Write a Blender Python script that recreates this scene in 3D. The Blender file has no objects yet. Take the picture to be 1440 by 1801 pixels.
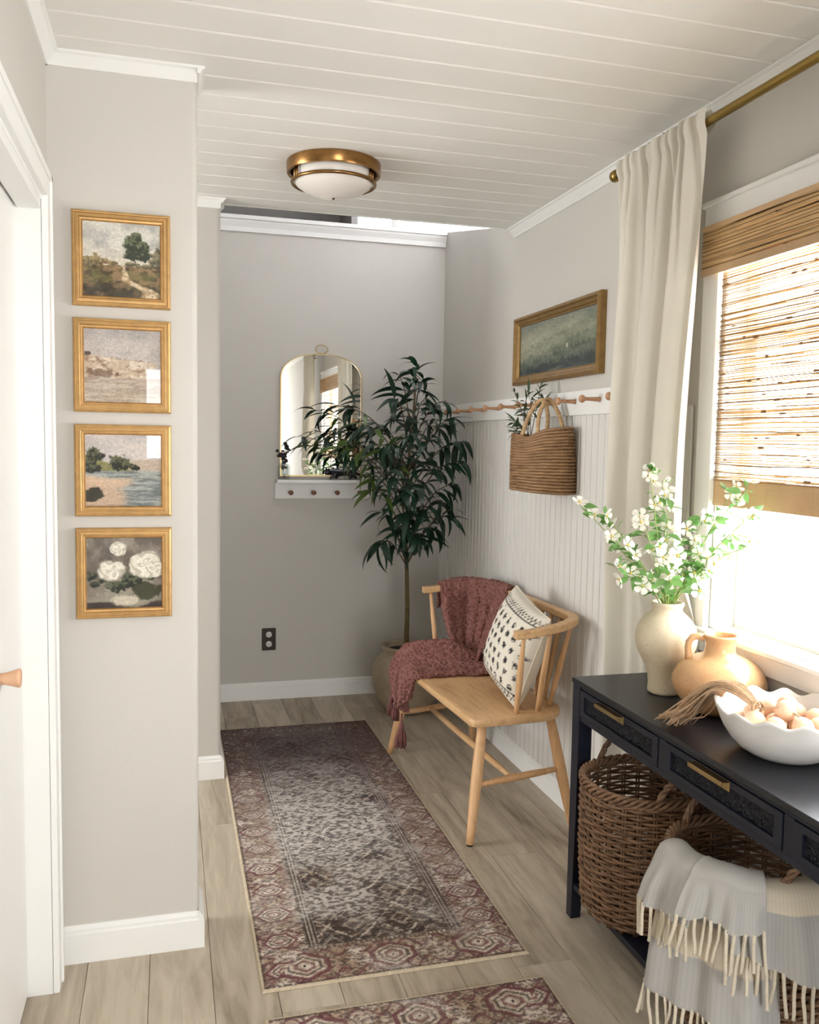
import bpy, bmesh, math, random
import numpy as np
from mathutils import Vector, Matrix, Euler

SC = bpy.context.scene
COL = SC.collection
rnd = random.Random(7)

# ------------------------------------------------------------------ camera
CAM_H = 1.4565
def cam_axes(yaw, pit, rol):
    f = Vector((math.sin(yaw)*math.cos(pit), math.cos(yaw)*math.cos(pit), math.sin(pit)))
    r = Vector((math.cos(yaw), -math.sin(yaw), 0)); u = r.cross(f)
    return math.cos(rol)*r + math.sin(rol)*u, -math.sin(rol)*r + math.cos(rol)*u, f
_r, _u, _f = cam_axes(*[math.radians(a) for a in (15.39243544, -4.51436638, 0.96892585)])
cd = bpy.data.cameras.new('camera'); cam = bpy.data.objects.new('camera', cd); COL.objects.link(cam)
cd.sensor_fit = 'HORIZONTAL'; cd.sensor_width = 36; cd.lens = 1534.376*36/1440; cd.clip_start = .02
cam.matrix_world = Matrix(((_r.x, _u.x, -_f.x, 0), (_r.y, _u.y, -_f.y, 0), (_r.z, _u.z, -_f.z, CAM_H), (0, 0, 0, 1)))
SC.camera = cam

# ------------------------------------------------------------------ daylight
W = bpy.data.worlds.new('sky'); SC.world = W; W.use_nodes = True
bg = W.node_tree.nodes['Background']; bg.inputs[0].default_value = (0.965, 0.98, 1.0, 1); bg.inputs[1].default_value = 8.0
SC.view_settings.view_transform = 'Standard'; SC.view_settings.look = 'None'
SC.view_settings.gamma = 1.0; SC.view_settings.use_curve_mapping = False
SC.view_settings.exposure = 0.98
def portal(name, loc, rot, sx, sy):
    l = bpy.data.lights.new(name, 'AREA'); l.shape = 'RECTANGLE'; l.size = sx; l.size_y = sy
    l.cycles.is_portal = True
    o = bpy.data.objects.new(name, l); COL.objects.link(o); o.location = loc; o.rotation_euler = rot
    return o
# daylight enters by the hall window, the rear window, an added patio door, the side room's window and a stairwell skylight
portal('window_daylight', (1.72, 1.51, 1.51), (0, math.radians(90), 0), 1.16, 1.42)
portal('rear_daylight', (-.05, -3.42, 1.68), (math.radians(90), 0, 0), .3, .8)
portal('added_patio_daylight', (.67, -3.42, 1.18), (math.radians(90), 0, 0), 1.0, 2.2)  # portal of the patio door added for more hall light
portal('side_room_daylight', (-3.02, 3.2, 1.3), (0, math.radians(-90), 0), 1.7, 1.0)
portal('skylight_daylight', (2.15, 4.9, 4.32), (0, 0, 0), .5, .9)

# ------------------------------------------------------------------ materials
def lin(c):
    return tuple(((v/255)/12.92 if v/255 <= .04045 else ((v/255+.055)/1.055)**2.4) for v in c)
MATS = {}
class NB:
    def __init__(s, name):
        s.m = bpy.data.materials.new(name); s.m.use_nodes = True; s.t = s.m.node_tree; s.n = s.t.nodes; s.l = s.t.links
        s.p = s.n['Principled BSDF']; MATS[name] = s.m
    def new(s, typ, **kw):
        n = s.n.new(typ)
        for k, v in kw.items():
            if k.startswith('i_'):
                n.inputs[k[2:].replace('_', ' ')].default_value = v
            else: setattr(n, k, v)
        return n
    def link(s, a, b): s.l.new(a, b)
    def coords(s, scale=(1, 1, 1), kind='Object'):
        tc = s.new('ShaderNodeTexCoord'); mp = s.new('ShaderNodeMapping'); mp.inputs['Scale'].default_value = scale
        s.link(tc.outputs[kind], mp.inputs['Vector']); return mp.outputs['Vector']
    def noise(s, vec, scale, detail=4, rough=.6, dist=0):
        n = s.new('ShaderNodeTexNoise'); n.inputs['Scale'].default_value = scale; n.inputs['Detail'].default_value = detail
        n.inputs['Roughness'].default_value = rough; n.inputs['Distortion'].default_value = dist
        s.link(vec, n.inputs['Vector']); return n.outputs['Fac']
    def ramp(s, fac, stops):
        r = s.new('ShaderNodeValToRGB'); e = r.color_ramp.elements
        while len(e) < len(stops): e.new(.5)
        for k, (p, c) in enumerate(stops): e[k].position = p; e[k].color = (*c, 1)
        s.link(fac, r.inputs[0]); return r.outputs[0]
    def bump(s, h, strength=.2, dist=.002):
        b = s.new('ShaderNodeBump'); b.inputs['Strength'].default_value = strength; b.inputs['Distance'].default_value = dist
        s.link(h, b.inputs['Height']); s.link(b.outputs[0], s.p.inputs['Normal']); return b
    def set(s, rough=.5, metal=0, spec=.5, color=None):
        s.p.inputs['Roughness'].default_value = rough; s.p.inputs['Metallic'].default_value = metal
        s.p.inputs['Specular IOR Level'].default_value = spec
        if color: s.p.inputs['Base Color'].default_value = (*color, 1)
        return s
def plain(name, rgb, rough=.5, metal=0, spec=.5, var=.06, nscale=20, bump=.0, bscale=200, bdist=.001):
    b = NB(name).set(rough, metal, spec); c = lin(rgb)
    v = b.coords()
    f = b.noise(v, nscale, 3)
    col = b.ramp(f, [(.25, tuple(x*(1-var) for x in c)), (.75, tuple(min(1, x*(1+var)) for x in c))])
    b.link(col, b.p.inputs['Base Color'])
    if bump: b.bump(b.noise(v, bscale, 2), bump, bdist)
    return b.m
def wood(name, c1, c2, scale=(1, 1, 1), rough=.4, grain=9):
    b = NB(name).set(rough); v = b.coords(scale)
    oi = b.new('ShaderNodeObjectInfo'); ad = b.new('ShaderNodeVectorMath', operation='MULTIPLY_ADD')
    cmb = b.new('ShaderNodeCombineXYZ'); b.link(oi.outputs['Random'], cmb.inputs[0]); b.link(oi.outputs['Random'], cmb.inputs[2])
    b.link(cmb.outputs[0], ad.inputs[0]); ad.inputs[1].default_value = (17, 9, 13); b.link(v, ad.inputs[2])
    f = b.noise(ad.outputs[0], grain, 6, .65, 1.2)
    col = b.ramp(f, [(.3, lin(c2)), (.5, lin(c1)), (.72, tuple(min(1, x*1.12) for x in lin(c1)))])
    b.link(col, b.p.inputs['Base Color']); b.bump(f, .08, .001); return b.m

M_wall = plain('wall_paint', (203, 199, 191), .85, var=.012, nscale=3, bump=.25, bscale=140, bdist=.0012)
M_trim = plain('white_trim', (238, 237, 233), .45, var=.01, nscale=4)
M_ceil = plain('ceiling_white', (236, 234, 228), .6, var=.012, nscale=2)
M_bead = plain('beadboard_paint', (222, 219, 213), .5, var=.012, nscale=3)
M_upper = plain('upper_grey', (150, 147, 144), .8, var=.02)
M_door = plain('door_white', (240, 238, 234), .5, var=.01, nscale=3)
M_dark = plain('dark_gap', (14, 13, 13), .8, var=.1)
M_navy = plain('navy_lacquer', (12, 17, 35), .42, var=.12, nscale=30, bump=.05, bscale=300)
M_navytop = plain('navy_top', (22, 23, 30), .34, spec=.5, var=.12, nscale=25, bump=.05, bscale=400)
M_brass = plain('aged_brass', (172, 148, 104), .30, 1, var=.12, nscale=12)
M_rod = plain('rod_brass', (164, 138, 78), .30, 1, var=.08, nscale=10)
M_lampbrass = plain('lamp_brass', (150, 112, 68), .24, 1, var=.12, nscale=8)
M_gold = plain('gold_frame', (198, 158, 102), .36, .55, var=.16, nscale=40, bump=.1, bscale=260)
M_goldold = plain('old_gold_frame', (142, 112, 66), .40, .5, var=.22, nscale=30, bump=.15, bscale=200)
M_oak = wood('oak', (212, 172, 126), (188, 144, 98), (14, 1.6, 14), .42, 3)
M_oakleg = wood('oak_leg', (214, 170, 124), (194, 148, 100), (14, 14, 1.6), .42, 3)
M_peg = wood('peg_wood', (192, 146, 110), (160, 112, 80), (12, 12, 12), .5, 4)
M_knob = plain('peach_wood', (222, 176, 140), .5, var=.05, nscale=30)
M_lampglass = plain('opal_glass', (236, 230, 222), .25, var=.01)
M_black = plain('black_ceramic', (16, 16, 24), .18, var=.1)
M_bronze = plain('bronze_plate', (52, 42, 34), .4, .4, var=.2, nscale=40)
M_socket = plain('socket_white', (226, 222, 214), .4, var=.01)
M_trunk = plain('trunk_bark', (104, 88, 58), .8, var=.3, nscale=60, bump=.4, bscale=90, bdist=.002)
M_twig = plain('twig_brown', (92, 78, 56), .8, var=.25, nscale=60)
M_pot = plain('stone_pot', (176, 160, 138), .75, var=.14, nscale=14, bump=.3, bscale=70)
M_soil = plain('moss_soil', (54, 42, 32), .95, var=.4, nscale=60, bump=.6, bscale=120, bdist=.004)
M_ivory = plain('ivory_ceramic', (236, 232, 226), .28, var=.015, nscale=8)
M_bead_w = plain('wood_bead', (226, 190, 160), .5, var=.08, nscale=30)
M_jute = plain('jute', (190, 158, 126), .9, var=.2, nscale=90, bump=.4, bscale=300)
M_stem = plain('green_stem', (150, 172, 92), .6, var=.15, nscale=40)
M_flowerc = plain('flower_centre', (222, 196, 96), .7, var=.1)
M_berry = plain('dried_berry', (34, 24, 26), .7, var=.2)

def leafmat(name, rgb, trans=.25, rough=.45, var=.25):
    b = NB(name).set(rough); c = lin(rgb)
    oi = b.new('ShaderNodeObjectInfo')
    f = b.noise(b.coords(), 14, 2)
    mx = b.new('ShaderNodeMath', operation='ADD'); b.link(f, mx.inputs[0]); b.link(oi.outputs['Random'], mx.inputs[1])
    hf = b.new('ShaderNodeMath', operation='MULTIPLY'); b.link(mx.outputs[0], hf.inputs[0]); hf.inputs[1].default_value = .5
    col = b.ramp(hf.outputs[0], [(.2, tuple(x*(1-var) for x in c)), (.8, tuple(min(1, x*(1+var)) for x in c))])
    b.link(col, b.p.inputs['Base Color'])
    tr = b.new('ShaderNodeBsdfTranslucent'); b.link(col, tr.inputs[0]); mix = b.new('ShaderNodeMixShader'); mix.inputs[0].default_value = trans
    b.link(b.p.outputs[0], mix.inputs[1]); b.link(tr.outputs[0], mix.inputs[2])
    b.link(mix.outputs[0], b.n['Material Output'].inputs[0]); return b.m
M_leaf = leafmat('tree_leaf', (30, 58, 40), .15, .38, .45)
M_leaf2 = leafmat('tree_leaf_light', (86, 108, 48), .25, .4, .3)
M_euc = leafmat('sprig_leaf', (66, 88, 58), .2, .5, .35)
M_fleaf = leafmat('blossom_leaf', (122, 168, 96), .35, .5, .25)
M_petal = leafmat('white_petal', (244, 240, 230), .35, .6, .03)
M_curtain = leafmat('linen_curtain', (226, 220, 206), .22, .9, .03)
def fabric_bump(m, scale, strength, dist):
    t = m.node_tree; p = t.nodes['Principled BSDF']; tc = t.nodes.new('ShaderNodeTexCoord'); n = t.nodes.new('ShaderNodeTexNoise')
    n.inputs['Scale'].default_value = scale; b = t.nodes.new('ShaderNodeBump'); b.inputs['Strength'].default_value = strength; b.inputs['Distance'].default_value = dist
    t.links.new(tc.outputs['Object'], n.inputs['Vector']); t.links.new(n.outputs['Fac'], b.inputs['Height']); t.links.new(b.outputs[0], p.inputs['Normal'])
fabric_bump(M_curtain, 400, .15, .001)
M_pegdark = wood('dark_peg_wood', (124, 84, 62), (92, 58, 42), (12, 12, 12), .5, 4)
M_valance = leafmat('valance_reed', (226, 190, 138), .10, .7, .2)
M_reed = leafmat('bamboo_reed', (222, 196, 156), .42, .7, .3)
M_reedtan = leafmat('bamboo_hem', (206, 172, 132), .05, .7, .12)
M_reeddark = leafmat('bamboo_dark', (150, 112, 74), .04, .7, .3)

def glassmat(name, fac=.045, tint=(1, 1, 1), rough=0.0):
    b = NB(name); b.n.remove(b.p)
    t = b.new('ShaderNodeBsdfTransparent'); t.inputs[0].default_value = (*tint, 1)
    g = b.new('ShaderNodeBsdfGlossy'); g.inputs['Roughness'].default_value = rough
    lw = b.new('ShaderNodeLayerWeight'); pw_ = b.new('ShaderNodeMath', operation='POWER'); b.link(lw.outputs['Facing'], pw_.inputs[0]); pw_.inputs[1].default_value = 5
    fr = b.new('ShaderNodeMath', operation='MULTIPLY_ADD'); b.link(pw_.outputs[0], fr.inputs[0]); fr.inputs[1].default_value = .9; fr.inputs[2].default_value = fac
    m = b.new('ShaderNodeMixShader'); b.link(fr.outputs[0], m.inputs[0]); b.link(t.outputs[0], m.inputs[1]); b.link(g.outputs[0], m.inputs[2])
    b.link(m.outputs[0], b.n['Material Output'].inputs[0]); return b.m
M_glass = glassmat('pane_glass'); M_bottle = glassmat('bottle_glass', tint=(.97, .985, .98))
M_mirror = NB('mirror_silver').set(.01, 1, .5, (.88, .88, .86)).m

def vcol(name, rough=.8, spec=.3, bump=0, bscale=300, bdist=.001, sheen=0):
    b = NB(name).set(rough, 0, spec); a = b.new('ShaderNodeAttribute', attribute_name='Col'); b.link(a.outputs['Color'], b.p.inputs['Base Color'])
    if bump: b.bump(b.noise(b.coords(), bscale, 2), bump, bdist)
    if sheen: b.p.inputs['Sheen Weight'].default_value = sheen
    return b.m
M_canvas = vcol('painted_canvas', .7, .3, .15, 500, .0006)
M_rug = vcol('rug_print', .95, .1, .35, 700, .0015)
M_pillow = vcol('pillow_print', .95, .1, .2, 500, .0008)
M_blanket = vcol('woven_blanket', .95, .1, .3, 600, .001)

def crochet():
    b = NB('crochet_yarn').set(.95, 0, .1); v = b.coords()
    vo = b.new('ShaderNodeTexVoronoi', feature='F1'); vo.inputs['Scale'].default_value = 74; b.link(v, vo.inputs['Vector'])
    n = b.noise(v, 260, 3)
    ad = b.new('ShaderNodeMath', operation='MULTIPLY_ADD'); b.link(n, ad.inputs[0]); ad.inputs[1].default_value = .35; b.link(vo.outputs['Distance'], ad.inputs[2])
    col = b.ramp(ad.outputs[0], [(.16, lin((56, 34, 31))), (.40, lin((116, 76, 70))), (.8, lin((142, 99, 92)))])
    b.link(col, b.p.inputs['Base Color']); b.bump(ad.outputs[0], .9, .006); return b.m
M_crochet = crochet()
M_tassel = plain('yarn_tassel', (120, 76, 72), .95, var=.25, nscale=120)

def wickermat(name, c1, c2):
    b = NB(name).set(.55); v = b.coords((1, 1, 6)); f = b.noise(v, 16, 4)
    b.link(b.ramp(f, [(.3, lin(c2)), (.65, lin(c1))]), b.p.inputs['Base Color']); b.bump(b.noise(v, 120, 2), .3, .001); return b.m
M_wicker = wickermat('wicker', (160, 124, 94), (98, 70, 50))
M_bag = wickermat('seagrass', (158, 122, 84), (112, 80, 50))
M_handle = wickermat('wrapped_handle', (196, 164, 122), (160, 126, 86))

def speckle(name, c1, c2, rough, top=None):
    b = NB(name).set(rough); v = b.coords(); f = b.noise(v, 9, 5); s = b.noise(v, 130, 2, .7)
    base = b.ramp(f, [(.3, lin(c1)), (.7, lin(c2))])
    sp = b.ramp(s, [(.60, (1, 1, 1)), (.72, (.62, .5, .38))])
    mx = b.new('ShaderNodeMixRGB', blend_type='MULTIPLY'); mx.inputs[0].default_value = .55
    b.link(base, mx.inputs[1]); b.link(sp, mx.inputs[2]); b.link(mx.outputs[0], b.p.inputs['Base Color']); b.bump(s, .06, .001); return b.m
M_vase = speckle('stoneware_vase', (206, 190, 160), (220, 206, 180), .5)
M_jug = speckle('glazed_jug', (204, 158, 112), (216, 174, 130), .22)

def cane():
    b = NB('woven_cane').set(.5, 0, .4, lin((11, 14, 26))); v = b.coords()
    vo = b.new('ShaderNodeTexVoronoi', feature='F1'); vo.inputs['Scale'].default_value = 150; b.link(v, vo.inputs['Vector'])
    b.bump(vo.outputs['Distance'], 1.0, .006); return b.m
M_cane = cane()
def floormat():
    b = NB('oak_plank_floor').set(.52, 0, .35)
    oi = b.new('ShaderNodeObjectInfo'); v = b.coords((1, .12, 1)); cmb = b.new('ShaderNodeCombineXYZ')
    b.link(oi.outputs['Random'], cmb.inputs[0]); b.link(oi.outputs['Random'], cmb.inputs[1])
    ad = b.new('ShaderNodeVectorMath', operation='MULTIPLY_ADD'); b.link(cmb.outputs[0], ad.inputs[0]); ad.inputs[1].default_value = (31, 17, 0); b.link(v, ad.inputs[2])
    f = b.noise(ad.outputs[0], 24, 8, .68, 1.6); g = b.noise(ad.outputs[0], 5, 3, .6, 2.2)
    fg = b.new('ShaderNodeMath', operation='MULTIPLY_ADD'); b.link(g, fg.inputs[0]); fg.inputs[1].default_value = .7
    hf = b.new('ShaderNodeMath', operation='MULTIPLY'); b.link(f, hf.inputs[0]); hf.inputs[1].default_value = .45; b.link(hf.outputs[0], fg.inputs[2])
    rv = b.new('ShaderNodeMath', operation='MULTIPLY_ADD'); b.link(oi.outputs['Random'], rv.inputs[0]); rv.inputs[1].default_value = .10; b.link(fg.outputs[0], rv.inputs[2])
    col = b.ramp(rv.outputs[0], [(.36, lin((126, 112, 95))), (.54, lin((170, 157, 138))), (.74, lin((200, 188, 169)))])
    b.link(col, b.p.inputs['Base Color']); b.bump(f, .12, .0012); return b.m
M_floor = floormat()

# ------------------------------------------------------------------ mesh helpers
OFF = {}
def off(o): return OFF.get(o.name, Vector((0, 0, 0))) if o else Vector((0, 0, 0))
def tag(o, label=None, cat=None, group=None, kind=None):
    if label: o['label'] = label
    if cat: o['category'] = cat
    if group: o['group'] = group
    if kind: o['kind'] = kind
    return o
def thing(name, label, cat, loc=(0, 0, 0), rotz=0, group=None):
    o = bpy.data.objects.new(name, None); COL.objects.link(o); o.location = loc; o.rotation_euler = (0, 0, rotz)
    o.empty_display_size = .05; OFF[o.name] = Vector(loc); return tag(o, label, cat, group)
def mk(name, V, F, mat, parent=None, smooth=False, local=False, cols=None):
    """one mesh object; V in world coords unless local (then in the parent's own frame)"""
    d = Vector((0, 0, 0)) if local else off(parent)
    me = bpy.data.meshes.new(name)
    V = np.asarray(V, dtype=float) - np.array(d)
    me.from_pydata(V.tolist(), [], F); me.update()
    if smooth: me.polygons.foreach_set('use_smooth', [True]*len(me.polygons))
    if cols is not None:
        a = me.color_attributes.new('Col', 'FLOAT_COLOR', 'POINT')
        c = np.ones((len(V), 4), dtype=np.float32); c[:, :3] = cols; a.data.foreach_set('color', c.ravel())
    me.materials.append(mat)
    o = bpy.data.objects.new(name, me); COL.objects.link(o)
    if parent: o.parent = parent; OFF[o.name] = Vector(d)
    return o
def inst(name, me, parent, loc=(0, 0, 0), rot=(0, 0, 0), scale=(1, 1, 1), world=True):
    o = bpy.data.objects.new(name, me); COL.objects.link(o)
    o.parent = parent; o.location = Vector(loc) - (off(parent) if world else Vector((0, 0, 0)))
    o.rotation_euler = rot; o.scale = scale; OFF[o.name] = off(parent); return o
class G:
    """geometry collector"""
    def __init__(s): s.v = []; s.f = []
    def add(s, V, F):
        n = len(s.v); s.v.extend([tuple(p) for p in V]); s.f.extend([tuple(i+n for i in f) for f in F]); return s
    def box(s, x0, x1, y0, y1, z0, z1, b=0):
        if b <= 0:
            V = [(x, y, z) for z in (z0, z1) for y in (y0, y1) for x in (x0, x1)]
            return s.add(V, [(0, 2, 3, 1), (4, 5, 7, 6), (0, 1, 5, 4), (2, 6, 7, 3), (0, 4, 6, 2), (1, 3, 7, 5)])
        V = []; idx = {}
        for ix, x in enumerate((x0, x1)):
            for iy, y in enumerate((y0, y1)):
                for iz, z in enumerate((z0, z1)):
                    sx, sy, sz = (1, -1)[ix]*b, (1, -1)[iy]*b, (1, -1)[iz]*b
                    for k, p in enumerate(((x, y+sy, z+sz), (x+sx, y, z+sz), (x+sx, y+sy, z))):
                        idx[ix, iy, iz, k] = len(V); V.append(p)
        F = []
        for i in (0, 1):
            q = [idx[i, 0, 0, 0], idx[i, 0, 1, 0], idx[i, 1, 1, 0], idx[i, 1, 0, 0]]; F.append(q if i == 0 else q[::-1])
            q = [idx[0, i, 0, 1], idx[1, i, 0, 1], idx[1, i, 1, 1], idx[0, i, 1, 1]]; F.append(q if i == 0 else q[::-1])
            q = [idx[0, 0, i, 2], idx[0, 1, i, 2], idx[1, 1, i, 2], idx[1, 0, i, 2]]; F.append(q if i == 0 else q[::-1])
        for a in (0, 1):
            for c in (0, 1):
                e = [idx[a, c, 0, 0], idx[a, c, 0, 1], idx[a, c, 1, 1], idx[a, c, 1, 0]]; F.append(e)
                e = [idx[a, 0, c, 0], idx[a, 0, c, 2], idx[a, 1, c, 2], idx[a, 1, c, 0]]; F.append(e)
                e = [idx[0, a, c, 1], idx[0, a, c, 2], idx[1, a, c, 2], idx[1, a, c, 1]]; F.append(e)
                for d in (0, 1): F.append([idx[a, c, d, k] for k in (0, 1, 2)])
        return s.add(V, F)
    def tube(s, pts, r, n=8, closed=False, caps=True, flat=1.0):
        P = [Vector(p) for p in pts]; m = len(P); R = r if hasattr(r, '__len__') else [r]*m
        V = []; prev = None
        for i, p in enumerate(P):
            if closed: t = P[(i+1) % m]-P[i-1]
            else: t = P[min(i+1, m-1)]-P[max(i-1, 0)]
            t.normalize()
            if prev is None:
                a = Vector((0, 0, 1)) if abs(t.z) < .9 else Vector((1, 0, 0)); prev = (a - t*a.dot(t)).normalized()
            else:
                prev = (prev - t*prev.dot(t))
                prev = prev.normalized() if prev.length > 1e-6 else Vector((1, 0, 0))
            b = t.cross(prev)
            for k in range(n):
                a = 2*math.pi*k/n; V.append(p + (prev*math.cos(a)*flat + b*math.sin(a))*R[i])
        F = []
        for i in range(m if closed else m-1):
            j = (i+1) % m
            for k in range(n): F.append((i*n+k, i*n+(k+1) % n, j*n+(k+1) % n, j*n+k))
        if caps and not closed: F.append(tuple(range(n))[::-1]); F.append(tuple((m-1)*n+k for k in range(n)))
        return s.add(V, F)
    def lathe(s, prof, c=(0, 0, 0), n=32, axis='z', wob=None):
        V = []; F = []
        for r, z in prof:
            for k in range(n):
                a = 2*math.pi*k/n
                if axis == 'z': V.append((c[0]+r*math.cos(a), c[1]+r*math.sin(a), c[2]+z))
                elif axis == 'x': V.append((c[0]+z, c[1]+r*math.cos(a), c[2]+r*math.sin(a)))
                else: V.append((c[0]+r*math.sin(a), c[1]+z, c[2]+r*math.cos(a)))
        for i in range(len(prof)-1):
            for k in range(n): F.append((i*n+k, i*n+(k+1) % n, (i+1)*n+(k+1) % n, (i+1)*n+k))
        F.append(tuple(range(n))[::-1]); F.append(tuple((len(prof)-1)*n+k for k in range(n)))
        return s.add(V, F)
    def grid(s, fn, nu, nv, closeu=False):
        V = [fn(i/(nu if closeu else nu-1), j/(nv-1)) for j in range(nv) for i in range(nu)]
        F = []
        for j in range(nv-1):
            for i in range(nu if closeu else nu-1):
                k = (i+1) % nu; F.append((j*nu+i, j*nu+k, (j+1)*nu+k, (j+1)*nu+i))
        return s.add(V, F)
    def prism(s, outline, z0, z1):
        n = len(outline); V = [(x, y, z0) for x, y in outline] + [(x, y, z1) for x, y in outline]
        F = [tuple(range(n))[::-1], tuple(range(n, 2*n))] + [(i, (i+1) % n, n+(i+1) % n, n+i) for i in range(n)]
        return s.add(V, F)
    def frame(s, corners, inward, out, prof):
        """mitred frame: corners (4 vectors, loop), inward = list of diagonal unit moves, out = normal; prof = [(inset, height)] closed loop"""
        V = []; F = []; n = len(prof)
        for c, d in zip(corners, inward):
            for i, h in prof: V.append(Vector(c)+Vector(d)*i+Vector(out)*h)
        for a in range(4):
            b = (a+1) % 4
            for k in range(n): F.append((a*n+k, b*n+k, b*n+(k+1) % n, a*n+(k+1) % n))
        return s.add(V, F)
    def mk(s, name, mat, parent=None, smooth=False, local=False, cols=None): return mk(name, s.v, s.f, mat, parent, smooth, local, cols)
def fixn(o):
    bm = bmesh.new(); bm.from_mesh(o.data); bmesh.ops.recalc_face_normals(bm, faces=bm.faces); bm.to_mesh(o.data); bm.free(); return o
def smooth_angle(o, deg=40):
    me = o.data; me.polygons.foreach_set('use_smooth', [True]*len(me.polygons))
    me.set_sharp_from_angle(angle=math.radians(deg)); return o
def struct(name, g, mat, parent=None):
    o = g.mk(name, mat, parent); fixn(o)
    if not parent: o['kind'] = 'structure'
    return o
def setmat(me, m):
    me.materials.clear(); me.materials.append(m); return me
# ================================================================== SETTING
XR = 1.53; YB = 4.875; YP = 2.485; YP2 = 3.752; ZC = 2.44; YC = 3.815; XL = -.303; XP = .075; XP2 = .206
YREAR = -3.3; XFAR = -3.0
# floor: sub-slab and separate planks
fl = struct('floor', G().box(XFAR, XR+.15, YREAR, YB+.1, -.06, -.012), M_dark)
tag(fl, 'greige wood-look plank floor of the entry hall', 'floor')
pw = .165; k0 = -4
rp = random.Random(3)
for k in range(k0, 10):
    xa = -.06 + pw*k; xb = min(xa+pw, XR+.01)
    if xa > XR: break
    y = -.3 - rp.random()*1.2
    while y < YB:
        ln = 1.22; y1 = min(y+ln, YB+.02)
        if y1 > .4: G().box(xa+.0006, xb-.0006, y+.0006, y1-.0006, -.012, 0, .0012).mk('plank', M_floor, fl)
        y += ln
G().box(XFAR, -.06+pw*k0, YREAR, YB+.1, -.012, 0).mk('side_planking', M_floor, fl)
G().box(-.06+pw*k0, XR+.1, YREAR, -.9, -.012, -.0005).mk('rear_planking', M_floor, fl)

# ceiling: backing and separate tongue-and-groove boards
ce = struct('ceiling', G().box(XFAR, XR+.02, YREAR, YC, ZC+.018, ZC+.16), M_ceil)
tag(ce, 'white tongue-and-groove board ceiling over the hall', 'ceiling')
bw = .1305; c = .005
prof = [(0, .018), (0, c), (c, 0), (bw-c, 0), (bw, c), (bw, .018)]
bl = XR - .0 - XFAR
V = [(x, y, z) for x in (0, bl) for y, z in prof]; n = len(prof)
F = [tuple(range(n)), tuple(range(n, 2*n))[::-1]] + [(i, i+n, (i+1) % n+n, (i+1) % n) for i in range(n)]
b0 = mk('ceiling_board', V, F, M_ceil, ce, local=True); fixn(b0); bme = b0.data
y = 2.3785 + bw*10; first = True
while y > .7:
    if first: b0.location = (XFAR, y, ZC); first = False
    else: inst('ceiling_board', bme, ce, (XFAR, y, ZC))
    y -= bw
G().box(XFAR, XR, YREAR, y+bw, ZC, ZC+.018).mk('ceiling_panel', M_ceil, ce)
# narrow closing strip at the open edge
G().box(XFAR, XR, 2.3785+bw*11+.0005, YC+.012, ZC-.002, ZC+.16, .002).mk('edge_strip', M_ceil, ce)

# right wall with window opening and sloping top over the stairwell
WY0, WY1, WZ0, WZ1 = .80, 2.215, .93, 2.095
g = G()
g.box(XR, XR+.15, YREAR, WY0, 0, ZC+.16); g.box(XR, XR+.15, WY1, YC, 0, ZC+.16)
g.box(XR, XR+.15, WY0, WY1, 0, WZ0); g.box(XR, XR+.15, WY0, WY1, WZ1, ZC+.16)
ol = [(YC, 0), (YB+.12, 0), (YB+.12, 2.665), (YB, 2.662), (YC, 2.455)]
V = [(x, a, b) for x in (XR, XR+.15) for a, b in ol]; m = len(ol)
g.add(V, [tuple(range(m)), tuple(range(m, 2*m))[::-1]] + [(i, (i+1) % m, (i+1) % m+m, i+m) for i in range(m)])
wr = struct('wall_right', g, M_wall); tag(wr, 'greige right-hand wall with window above white beadboard', 'wall')
# beadboard strips, each with a half-round bead
sw = .05; pts = [(0, 0), (.0055, 0)]
pr = [(0, -.003), (.0006, 0.0), (.037, 0.0), (.0382, -.003), (.0395, -.003)]
pr += [(.0395+.0046-.0046*math.cos(math.pi*i/7), -.003+.0062*math.sin(math.pi*i/7)) for i in range(1, 7)] + [(.0487, -.003), (sw, -.003)]
z0, z1 = .085, 1.585
V = [(XR-.006-v, sw-u, z) for z in (z0, z1) for u, v in pr] ; n = len(pr)
F = [(i, i+1, i+1+n, i+n) for i in range(n-1)]
bd0 = None
y = 2.33 - .0002
while y < YB-.01:
    if bd0 is None:
        bd0 = mk('bead_strip', [(a-XR, b, cc) for a, b, cc in V], F, M_bead, wr, local=True); fixn(bd0); bd0.location = (XR, y, 0)
    else: inst('bead_strip', bd0.data, wr, (XR, y, 0))
    y += sw
# walls
wb = struct('wall_back', G().box(-.9, XR+.1, YB, YB+.12, 0, 2.60), M_wall); tag(wb, 'greige half-height back wall under a white ledge', 'wall')
wl = G().box(XL-.12, XL, -.4, .62, 0, ZC).box(XL-.12, XL, .62, 2.36, 2.045, ZC).box(XL-.12, XL, 2.36, YP, 0, ZC)
o = struct('wall_left', wl, M_wall); tag(o, 'greige wall above the white closet door', 'wall')
def bull(x0, x1, y0, y1, both=True, r=.017, n=6):      # plan outline with bull-nosed free corners
    ol = [(x0, y1), (x0, y0)]+[(x1-r+r*math.sin(a), y0+r-r*math.cos(a)) for a in [math.pi/2*i/n for i in range(n+1)]]
    return ol+([(x1-r+r*math.cos(a), y1-r+r*math.sin(a)) for a in [math.pi/2*i/n for i in range(n+1)]] if both else [(x1, y1)])
o = struct('wall_near_pier', G().prism(bull(-1.1, XP, YP, YP+.13), 0, ZC), M_wall); tag(o, 'greige wall pier carrying four small gold frames', 'wall'); smooth_angle(o, 30)
o = struct('wall_far_pier', G().prism(bull(-1.1, XP2, YP2, YP2+.12, False), 0, ZC).box(XP2-.12, XP2, YP2+.12, YB, 0, 2.6), M_wall); tag(o, 'greige far wall pier beside the back wall', 'wall'); smooth_angle(o, 30)
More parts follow.
